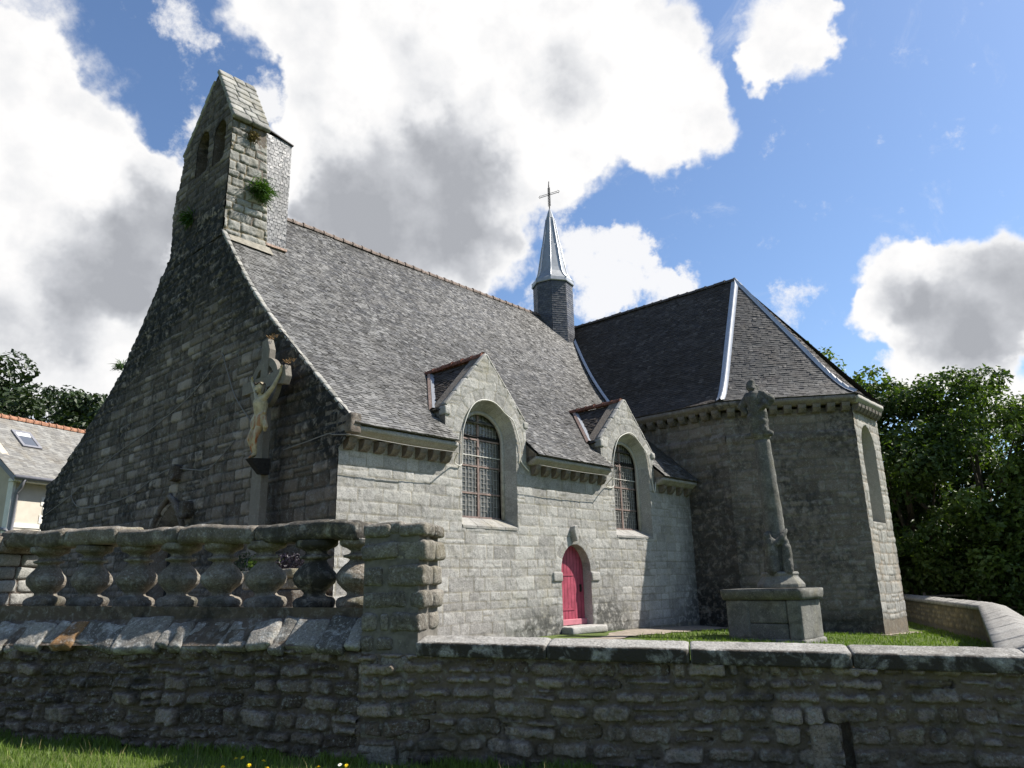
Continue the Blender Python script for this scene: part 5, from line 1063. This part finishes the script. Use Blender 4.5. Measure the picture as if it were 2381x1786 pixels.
def blades(name, pts, hmin, hmax, wid, seed, material):
    g = np.random.default_rng(seed); n = len(pts); h = g.uniform(hmin, hmax, n); a = g.uniform(0, 2*np.pi, n); ln = g.uniform(.1, .7, n)*h; b = g.uniform(0, 2*np.pi, n)
    w = np.stack([np.cos(a), np.sin(a), 0*a], -1)*(wid*g.uniform(.6, 1.3, n))[:, None]; l = np.stack([np.cos(b), np.sin(b), 0*b], -1)*ln[:, None]; z = np.array([0, 0, 1.])
    P = np.column_stack([pts, gz(pts[:, 0], pts[:, 1])-.005]); m = P+l*.35+z*(h*.6)[:, None]; t = P+l+z*h[:, None]
    V = np.stack([P-w, P+w, m+w*.7, m-w*.7, t+w*.1, t-w*.1], 1).reshape(-1, 3); k = np.arange(n)[:, None]*6
    F = np.vstack([k+np.array([[0, 1, 2, 3]]), k+np.array([[3, 2, 4, 5]])]); rn = np.repeat(np.clip(g.normal(.5, .25, n)+fbm(pts[:, 0]*.8, pts[:, 1]*.8, o=3)*.8, 0, 1), 6)
    return tag(link(name, npmesh(name, V, F, dict(rnd=rn), True), material), kind='stuff')
g = np.random.default_rng(9); n = 70000; q = np.column_stack([g.uniform(-8, 5.5, n), g.uniform(5.3, 9.95, n)])
ln = np.where(q[:, 0] < -1.65, (q[:, 0]+1.65)*nl[0]+(q[:, 1]-8.12)*nl[1], (q[:, 0]+1.65)*nr[0]+(q[:, 1]-8.12)*nr[1]); q = q[(ln < -.03) & (ln > -2.2)]
blades('grass', q, .03, .085, .004, 1, M['grass'])
q2 = np.column_stack([g.uniform(-8, 5.5, 26000), np.zeros(26000)]); o_ = -np.abs(g.normal(0, .10, 26000))-.03
base = np.where(q2[:, :1] < -1.65, 1, 0); tl = q2[:, 0]
yl = np.where(tl < -1.65, 8.12-(tl+1.65)*nl[0]/nl[1], 8.12-(tl+1.65)*nr[0]/nr[1]); keepm = fbm(tl*2.2, tl*0, o=3) > -.06; q2 = np.column_stack([tl, yl+o_])[keepm]
blades('verge_grass', q2[::3], .05, .13, .004, 2, M['grass'])
g3 = np.random.default_rng(17); q3 = q[g3.choice(len(q), 700, replace=False)] if len(q) > 700 else q
blades('dry_stalks', q3, .08, .17, .0022, 5, plain('dry_straw', (.33, .27, .13), .9, 0, .3, 12)); q4 = q[fbm(q[:, 0]*1.6, q[:, 1]*1.6, o=3, seed=8) > .17]
blades('broad_weeds', q4[::9], .05, .11, .016, 6, M['leaf_light'])
n = 52000; q = np.column_stack([g.uniform(3, 20, n), g.uniform(13, 36, n)]); q = q[(q[:, 0] > 3) & ((q[:, 0]-4.6)*.861-(q[:, 1]-6.9)*.509 < -.3)]
c_, s_ = math.cos(AZR), math.sin(AZR); e_ = (q[:, 0]-C0.x)*c_+(q[:, 1]-C0.y)*s_; n_ = -(q[:, 0]-C0.x)*s_+(q[:, 1]-C0.y)*c_
q = q[(n_ < -.3) & ~((e_ < 8.4) & (n_ > -4.5+.3*(e_+9)*.6)) & ~((e_ < 14.3) & (n_ > -1.5)) & ~((e_ > 14.1) & (n_ > -1.6)) & ~((e_ > 14.1+(-n_-1.55)*.65) & (n_ > -5.2) & (e_ < 22)) & ~((np.abs(e_-11.05) < .75) & (np.abs(n_+3.95) < 1.15))]
blades('lawn_grass', q, .04, .11, .010, 3, M['grass'])
# dandelions and a daisy in the roadside grass
fd = empty('dandelion', (0, 0, 0), 0); fm = MB()
for i in range(14): a = 2*math.pi*i/14; c, s = math.cos(a), math.sin(a); fm.add([(0, 0, .1), (.011*c-.003*s, .011*s+.003*c, .105), (.021*c, .021*s, .104), (.011*c+.003*s, .011*s-.003*c, .105)], [(0, 1, 2, 3)])
for i in range(9): a = 2*math.pi*i/9; c, s = math.cos(a), math.sin(a); fm.add([(0, 0, .102), (.007*c-.003*s, .007*s+.003*c, .112), (.012*c, .012*s, .112), (.007*c+.003*s, .007*s-.003*c, .112)], [(0, 1, 2, 3)])
fm.build('flower_head', M['yellow'], fd); MB().tube([(0, 0, -.02), (.004, .002, .05), (0, 0, .103)], .0025, 5).build('stalk', M['stem'], fd)
fl = [(-2.73, 7.81), (-2.68, 7.91), (-2.56, 7.64), (-2.49, 7.73), (-2.4, 7.53), (-2.77, 7.57), (-1.86, 7.48), (-1.61, 7.58), (1.16, 7.91-.35), (2.93, 7.05), (3.0, 7.0), (3.92, 6.75)]
lab = ['leftmost cluster of yellow dandelions in the grass before the balustrade wall']*6+['single yellow dandelion left of the white daisy below the pillar', 'yellow dandelion just right of the white daisy below the pillar', 'lone yellow dandelion at the foot of the low wall centre', 'pair of yellow dandelions at the foot of the low wall right of centre', 'pair of yellow dandelions at the foot of the low wall right of centre', 'yellow dandelion at the wall foot nearest the right edge']
for i, (x, y) in enumerate(fl):
    o = fd if i == 0 else copy_tree(fd); o.location = (x, y, float(gz(x, y))); o.rotation_euler = (.35*math.sin(i*3), -.45+.2*math.cos(i*2), i); o.scale = (1.15, 1.15, 1+.15*math.sin(i)); tag(o, lab[i], 'flower', 'yellow dandelions in the roadside grass')
dz_ = empty('daisy', (-1.70, 7.66, float(gz(-1.7, 7.66))), 0, 'small white daisy in the grass below the pillar', 'flower'); dm_ = MB()
for i in range(12): a = 2*math.pi*i/12; c, s = math.cos(a), math.sin(a); dm_.add([(.004*c, .004*s, .1), (.012*c-.004*s, .012*s+.004*c, .104), (.022*c, .022*s, .103), (.012*c+.004*s, .012*s-.004*c, .104)], [(0, 1, 2, 3)])
dm_.build('petals', M['daisy'], dz_); MB().lathe([(.005, .1), (.006, .105), (.002, .108)], 8).build('flower_eye', M['yellow'], dz_); MB().tube([(0, 0, -.02), (0, 0, .1)], .002, 5).build('stalk', M['stem'], dz_); dz_.rotation_euler = (.5, 0, 0)
# ================================================================== PLANTS ON THE STONES
def leaf_mesh(name, C, N_, size, g, aspect=.5, fold=.25, rnd=None, droop=None):
    """C: leaf centres, N_: unit normals-ish; one folded quad pair per leaf"""
    n = len(C); a = g.normal(size=(n, 3)); a -= (a*N_).sum(1)[:, None]*N_; a /= np.linalg.norm(a, axis=1)[:, None]+1e-9; b = np.cross(N_, a); s = size*g.uniform(.6, 1.35, n)[:, None]
    p0 = C-a*s*.5; p1 = C+a*s*.5; q0 = C+b*s*aspect*.5+N_*s*fold*.5; q1 = C-b*s*aspect*.5+N_*s*fold*.5
    V = np.stack([p0, q0, p1, q1], 1).reshape(-1, 3); k = np.arange(n)[:, None]*4; F = np.vstack([k+np.array([[0, 1, 2]]), k+np.array([[0, 2, 3]])])
    return npmesh(name, V, F, dict(rnd=np.repeat(g.random(n) if rnd is None else rnd, 4)), False)
def tuft(loc, r, n, seed, label, cat, m, dirv=(0, -1, 0), ln=.3, wid=.012):
    g = np.random.default_rng(seed); d = g.normal(size=(n, 3)); d /= np.linalg.norm(d, axis=1)[:, None]; d = d*.8+np.array(dirv)*.8; d[:, 2] = d[:, 2]*.8+.25; d /= np.linalg.norm(d, axis=1)[:, None]
    L = ln*g.uniform(.5, 1.15, n); w = np.cross(d, g.normal(size=(n, 3))); w /= np.linalg.norm(w, axis=1)[:, None]; w *= wid; o = g.normal(size=(n, 3))*r*.3
    mid = o+d*(L*.55)[:, None]; tip = o+d*L[:, None]+np.array([0, 0, -1.])*(L*L*.5)[:, None]
    V = np.stack([o-w*.5, o+w*.5, mid+w, mid-w, tip+w*.1, tip-w*.1], 1).reshape(-1, 3); k = np.arange(n)[:, None]*6; F = np.vstack([k+np.array([[0, 1, 2, 3]]), k+np.array([[3, 2, 4, 5]])])
    o = link('plant_tuft', npmesh('plant_tuft', V, F, dict(rnd=np.repeat(g.random(n), 6)), True), m); o.location = loc; o.rotation_euler = (0, 0, AZR); return tag(o, label, cat)
tuft(W3(.98, 6.05, 12.72), .42, 1100, 1, 'bright green grassy tuft growing from the sunlit side of the bell gable', 'plant', M['fern'], (0, -1, -.25), .36, .010)
tuft(W3(-.02, 8.3, 12.3), .25, 200, 2, 'dark ferny plant growing on the shaded face of the bell gable', 'plant', M['fern'], (-1, 0, -.5), .35, .018)
tuft(W3(.0, 12.7, 8.5), .2, 110, 4, 'small weed growing on the left slope of the west gable', 'plant', M['fern'], (-.2, .8, .4), .35, .014)
tuft(W3(.62, 6.05, 14.45), .25, 260, 5, 'brownish moss clump high on the sunlit side of the bell gable', 'moss', plain('brown_moss', (.13, .10, .03), .9, 0, .4, 15), (0, -1, -.4), .16, .012)
def bush(loc, r, n, seed, label, m, name='potted_plant', sz=.07):
    g = np.random.default_rng(seed); d = g.normal(size=(n, 3)); d /= np.linalg.norm(d, axis=1)[:, None]; C = d*np.array(r)*g.uniform(.35, 1, n)[:, None]**.5+np.array([0, 0, r[2]*.9])
    N_ = d+g.normal(size=(n, 3))*.5; N_ /= np.linalg.norm(N_, axis=1)[:, None]; o = link(name, leaf_mesh(name, C, N_, sz, g), m); o.location = loc; o.rotation_euler = (0, 0, AZR); return tag(o, label, 'plant')
bush(W3(-1.05, .75, 1.6), (.3, .55, .17), 500, 5, 'low yellowish green plant growing in the stone trough', M['leaf_light'])
bush(W3(-1.05, -.1, 1.6), (.3, .4, .16), 450, 6, 'dark purple leafed plant in the right end of the stone trough', mat_leaf('purple_leaf', (.012, .008, .015), (.03, .02, .035), .1))
bush(W3(-.9, 1.75, 1.35), (.3, .35, .35), 500, 7, 'dark bushy plant beside the stone trough', M['leaf_far'], 'shrub')

# ================================================================== HOUSE ON THE LEFT
hs = 1.25; hu = np.array([math.sin(R(23)), math.cos(R(23)), 0]); hn = np.array([hu[1], -hu[0], 0])    # along the wall / facing the sun
hp = np.array([-19.74, 28.91, 0]); ho = empty('house', hp, R(67), 'cream rendered house with slate roof, orange ridge tiles and a roof window', 'house')
# local: x along the long wall (away), y to the left/back, z up
def B(nm, m, *bxs, par=ho, bevel=0):
    mb = MB()
    for lo, hi in bxs: mb.box(lo, hi)
    return mb.build(nm, m, par, bevel=bevel)
EV, RG, DP = 6.45, 9.15, 7.0
B('long_wall', M['render'], ((0, .02, -1), (1.55, .3, EV)), ((1.95, .02, -1), (9, .3, EV)), ((1.5, .22, -1), (2, .3, EV)))
gw = MB().prism([(0, -1), (DP, -1), (DP, EV), (DP/2, RG+.1), (0, EV)], lambda p: (0, p[0]+.02, p[1]), lambda p: (.3, p[0]+.02, p[1])); gw.build('gable_wall', M['render_shaded'], ho)
def rs(u, v): t = v/4.45; return np.stack([u-.25, -.45+(DP/2+.45)*t, EV-.25+(RG-EV+.4)*t-.12*np.sin(t*math.pi)], -1)
rf_ = slates('house_roof', M['slate_house'], ho, rs, 4.45, lambda v: [(0, 9.4)], .24, .14, .008, 71, .003)
MB().add([(-.25, DP/2, RG+.15), (9.2, DP/2, RG+.15), (9.2, DP+.45, EV-.25), (-.25, DP+.45, EV-.25)], [(0, 1, 2, 3)]).build('house_roof', M['slate_house'], ho)
ridge_tiles('house_ridge', M['orange_tile'], rf_, (-.25, DP/2, RG+.14), (9.2, DP/2, RG+.14), .13, .36, 4, .006)
vb = MB().add([tuple(p) for p in np.vstack([rs(np.array([-.03]), np.array([v])) for v in np.linspace(0, 4.45, 8)])]+[tuple(p-np.array([0, 0, .22])) for p in np.vstack([rs(np.array([-.03]), np.array([v])) for v in np.linspace(0, 4.45, 8)])], [(i, i+1, i+9, i+8) for i in range(7)]); vb.build('verge_board', M['pvc'], ho)
def sk(u, v, d): p = rs(np.array([u]), np.array([v]))[0]; return (p[0], p[1]-d*.6, p[2]+d*.8)
skm = MB(); q = [(1.5, 2.45), (2.35, 2.45), (2.35, 3.55), (1.5, 3.55)]; q2 = [(1.62, 2.57), (2.23, 2.57), (2.23, 3.43), (1.62, 3.43)]
skm.add([sk(a, b, .07) for a, b in q]+[sk(a, b, .07) for a, b in q2]+[sk(a, b, -.05) for a, b in q], [(i, (i+1) % 4, 4+(i+1) % 4, 4+i) for i in range(4)]+[(i, (i+1) % 4, 8+(i+1) % 4, 8+i) for i in range(4)])
sko = skm.build('roof_window', M['pvc'], ho); m_, T_, b_ = mat('roof_glass'); b_.inputs['Base Color'].default_value = (.10, .11, .13, 1); b_.inputs['Roughness'].default_value = .15
MB().add([sk(a, b, .05) for a, b in q2], [(0, 1, 2, 3)]).build('pane', m_, sko); MB().add([sk(1.62, 3.2, .058), sk(2.23, 3.2, .058), sk(2.23, 3.43, .058), sk(1.62, 3.43, .058)], [(0, 1, 2, 3)]).build('blind', M['daisy'], sko)
gt = MB(); gt.tube([(-.3, -.5, EV-.28), (9, -.5, EV-.28)], .085, 8); gto = gt.build('gutter', M['pvc'], ho, True)
MB().tube([(.12, -.48, EV-.3), (.12, -.3, EV-.62), (.12, -.08, EV-.85), (.12, -.08, 4.05), (.12, -.1, 3.9), (.12, -.1, -.5)], .075, 8).tube([(-.05, 2.0, 4.25), (-.05, .3, 4.22), (-.02, -.02, 4.15), (.1, -.09, 3.95)], .06, 8).build('drainpipe', M['pvc'], ho, True)
B('soffit', M['quoin'], ((-.2, -.42, EV-.42), (9, .02, EV-.30)))
qb = []
for i in range(16): z0 = -.2+i*.36; w_ = .30 if i % 2 else .20; qb.append(((1.55-w_-.02, -.004, z0+.01), (1.56, .2, z0+.35)))
B('window_quoins', M['quoin'], *qb); B('corner_quoins', M['quoin'], ((-.012, -.012, -1), (.10, .3, EV-.4)))
B('string_course', M['quoin'], ((.25, -.008, 4.28), (1.50, .1, 4.46))); B('window', M['glass'], ((1.56, .12, 1), (1.98, .2, 3.9)), ((1.56, .12, 4.5), (1.98, .2, EV-.5)))

# ================================================================== TREES
def tree(name, loc, H, crown, seed, label, m, n=9000, lf=.24, group='trees', clusters=70, trunk_h=.35, low=.12, rz=0.):
    g = np.random.default_rng(seed); rg_ = random.Random(seed); t = empty(name, (loc[0], loc[1], float(gz(loc[0], loc[1]))-.1), rz, label, 'tree', group)
    rx, ry = crown; zc = H*(low+1)/2; rz_ = H*(1-low)/2; C = []; S = []
    k = 0
    while len(C) < clusters:
        d = g.normal(size=3); d /= np.linalg.norm(d); r = g.uniform(.45, 1.0)**.6; p = d*r*np.array([rx, ry, rz_]); taper = 1-.25*max(0, p[2]/rz_)
        p[:2] *= taper; C.append(p+np.array([0, 0, zc])); S.append(g.choice([.08, .12, .17, .23])*g.uniform(.8, 1.2)*(rx+rz_)*.55)
    C = np.array(C); S = np.array(S); wgt = S**2; wgt = wgt/wgt.sum(); ci = g.choice(len(C), n, p=wgt); dd = g.normal(size=(n, 3)); dd /= np.linalg.norm(dd, axis=1)[:, None]
    rr = g.uniform(.3, 1.12, n)**.5; P = C[ci]+dd*(S[ci]*rr)[:, None]*np.array([1.1, 1.1, .72]); P[:, 2] = np.maximum(P[:, 2], H*.04)
    P += .35*(np.stack([fbm(P[:, 0]*1.1, P[:, 1]*1.1, P[:, 2]*1.1+j*9, o=2, seed=seed+j) for j in range(3)], -1))*2
    N_ = dd*.6+g.normal(size=(n, 3))*.55+np.array([0, 0, .5]); N_ /= np.linalg.norm(N_, axis=1)[:, None]; cr_ = g.random(len(C))
    rn = np.clip(.5*cr_[ci]+.35*g.random(n)+.25*g.random()-.05, 0, 1); link('crown', leaf_mesh('crown', P, N_, lf, g, .62, .22, rn), m, t)
    tb = MB(); base = [(0, 0, -.3)]; x = y = 0.
    for i in range(1, 8): x += rg_.uniform(-.12, .12); y += rg_.uniform(-.12, .12); base.append((x, y, H*.72*i/7))
    r0_ = .017*H+.06; tb.tube(base, [r0_*(1.25 if i == 0 else 1-i*.115) for i in range(8)], 9)
    for i in range(12):
        a = rg_.uniform(.18, .8); b = Vector(base[int(a*7)]); e = Vector(C[rg_.randrange(len(C))].tolist()); e = b.lerp(e, .85); mid = b.lerp(e, .5)+Vector((0, 0, -.06*H*rg_.random())); tb.tube([b, b.lerp(mid, .5), mid, mid.lerp(e, .5), e], [r0_*.42, r0_*.35, r0_*.28, r0_*.18, r0_*.07], 6)
    tb.build('trunk', M['bark'], t, True); return t
T_R = [((15.0, 37.5), 13.3, (3.7, 3.7), 'pale green broadleaf tree just right of the chapel roof', 'leaf_light', 1.2), ((18.6, 35.2), 11.8, (3.4, 3.4), 'mid green bushy tree between the pale tree and the tall dark tree', 'leaf', 1.2), ((21.2, 33.2), 11.4, (3.7, 3.7), 'tall dark broadleaf tree with ragged top right of the chapel', 'leaf', 1.3), ((25.0, 32.2), 9.7, (4.0, 4.0), 'broad dark tree at the right edge behind the boundary wall', 'leaf', 1.3), ((28.5, 30.5), 9.6, (3.6, 3.6), 'lower dark tree beyond the right edge of the lawn', 'leaf', 1.), ((18.5, 41.5), 12.8, (4.5, 4.5), 'dark background tree behind the pale green tree', 'leaf', 1.3), ((24, 39), 10.8, (5, 5), 'dark background tree behind the ragged dark tree', 'leaf', 1.3), ((31, 36), 9.6, (5, 5), 'dark background tree farthest right', 'leaf', 1.2)]
for i, (p, H, cr_, lab, m, q) in enumerate(T_R): tree('broadleaf_tree', p, H, cr_, 100+i, lab, M[m], int(22000*q), .235, 'trees right of the chapel', 105, low=-.05 if i > 4 else .03)
for i, (p, s, lab) in enumerate((((22.6, 30.6), (1.3, 1.1, .85), 'small sunlit green bush on the lawn at the right edge'), ((18.7, 31.2), (.7, .7, .5), 'low bright bush behind the far boundary wall'), ((24.6, 29.2), (1.5, 1.5, 1.5), 'rounded light green bush at the right edge above the lawn'))): bush((p[0], p[1], float(gz(*p))-.1), s, 1600, 30+i, lab, M['leaf_light'], 'bush', .2)
for i, (p, s, lab) in enumerate((((20.5, 36.5), (3, 1.6, 1.3), 'dark undergrowth below the pale green tree'), ((25.5, 35), (3.2, 1.6, 1.4), 'dark undergrowth below the ragged dark tree'), ((30.5, 33), (3, 1.6, 1.3), 'dark undergrowth at the right edge under the trees'), ((22.5, 42), (7, 2.5, 4.2), 'dark thicket deep behind the right hand trees'))): bush((p[0], p[1], float(gz(*p))-.1), s, 7000, 60+i, lab, M['leaf_far'], 'undergrowth', .34)
T_L = [((-44, 48), 18.3, (6, 6), 'dark tree at the far left edge of the wooded rise'), ((-37.5, 53), 18.2, (5.5, 5.5), 'tall dark rounded tree behind the house roof'), ((-33.5, 55), 16, (4.5, 4.5), 'dark tree sloping down behind the orange ridge'), ((-29.6, 53), 16, (3.6, 3.6), 'loose ragged tree beside the left slope of the gable'), ((-26.5, 56), 17, (4, 4), 'dark tree half hidden behind the left slope of the gable'), ((-39, 62), 18.8, (6, 6), 'dark tree deep in the wood behind the house'), ((-33, 62), 16.5, (5, 5), 'dark tree behind the loose ragged tree')]
for i, (p, H, cr_, lab) in enumerate(T_L): tree('woodland_tree', p, H, cr_, 200+i, lab, M['leaf_far'], 21000, .42, 'trees on the rise behind the house', 110, low=.0)
# rail fence at the edge of the trees
fc = empty('rail_fence', (17.5, 33, float(gz(17.5, 33))), 0, 'dark wooden post and rail fence under the trees', 'fence'); d_ = Vector((12, -5.2, 0)).normalized()
for i in range(7): MB().tube([tuple(d_*(i*2)+Vector((0, 0, -.2))), tuple(d_*(i*2)+Vector((0, 0, 1.25)))], .06, 7).build('post', M['fence'], fc)
for z in (.6, 1.1): MB().tube([tuple(d_*0+Vector((0, -.08, z))), tuple(d_*12+Vector((0, -.08, z+.02)))], .045, 6).build('rail', M['fence'], fc)
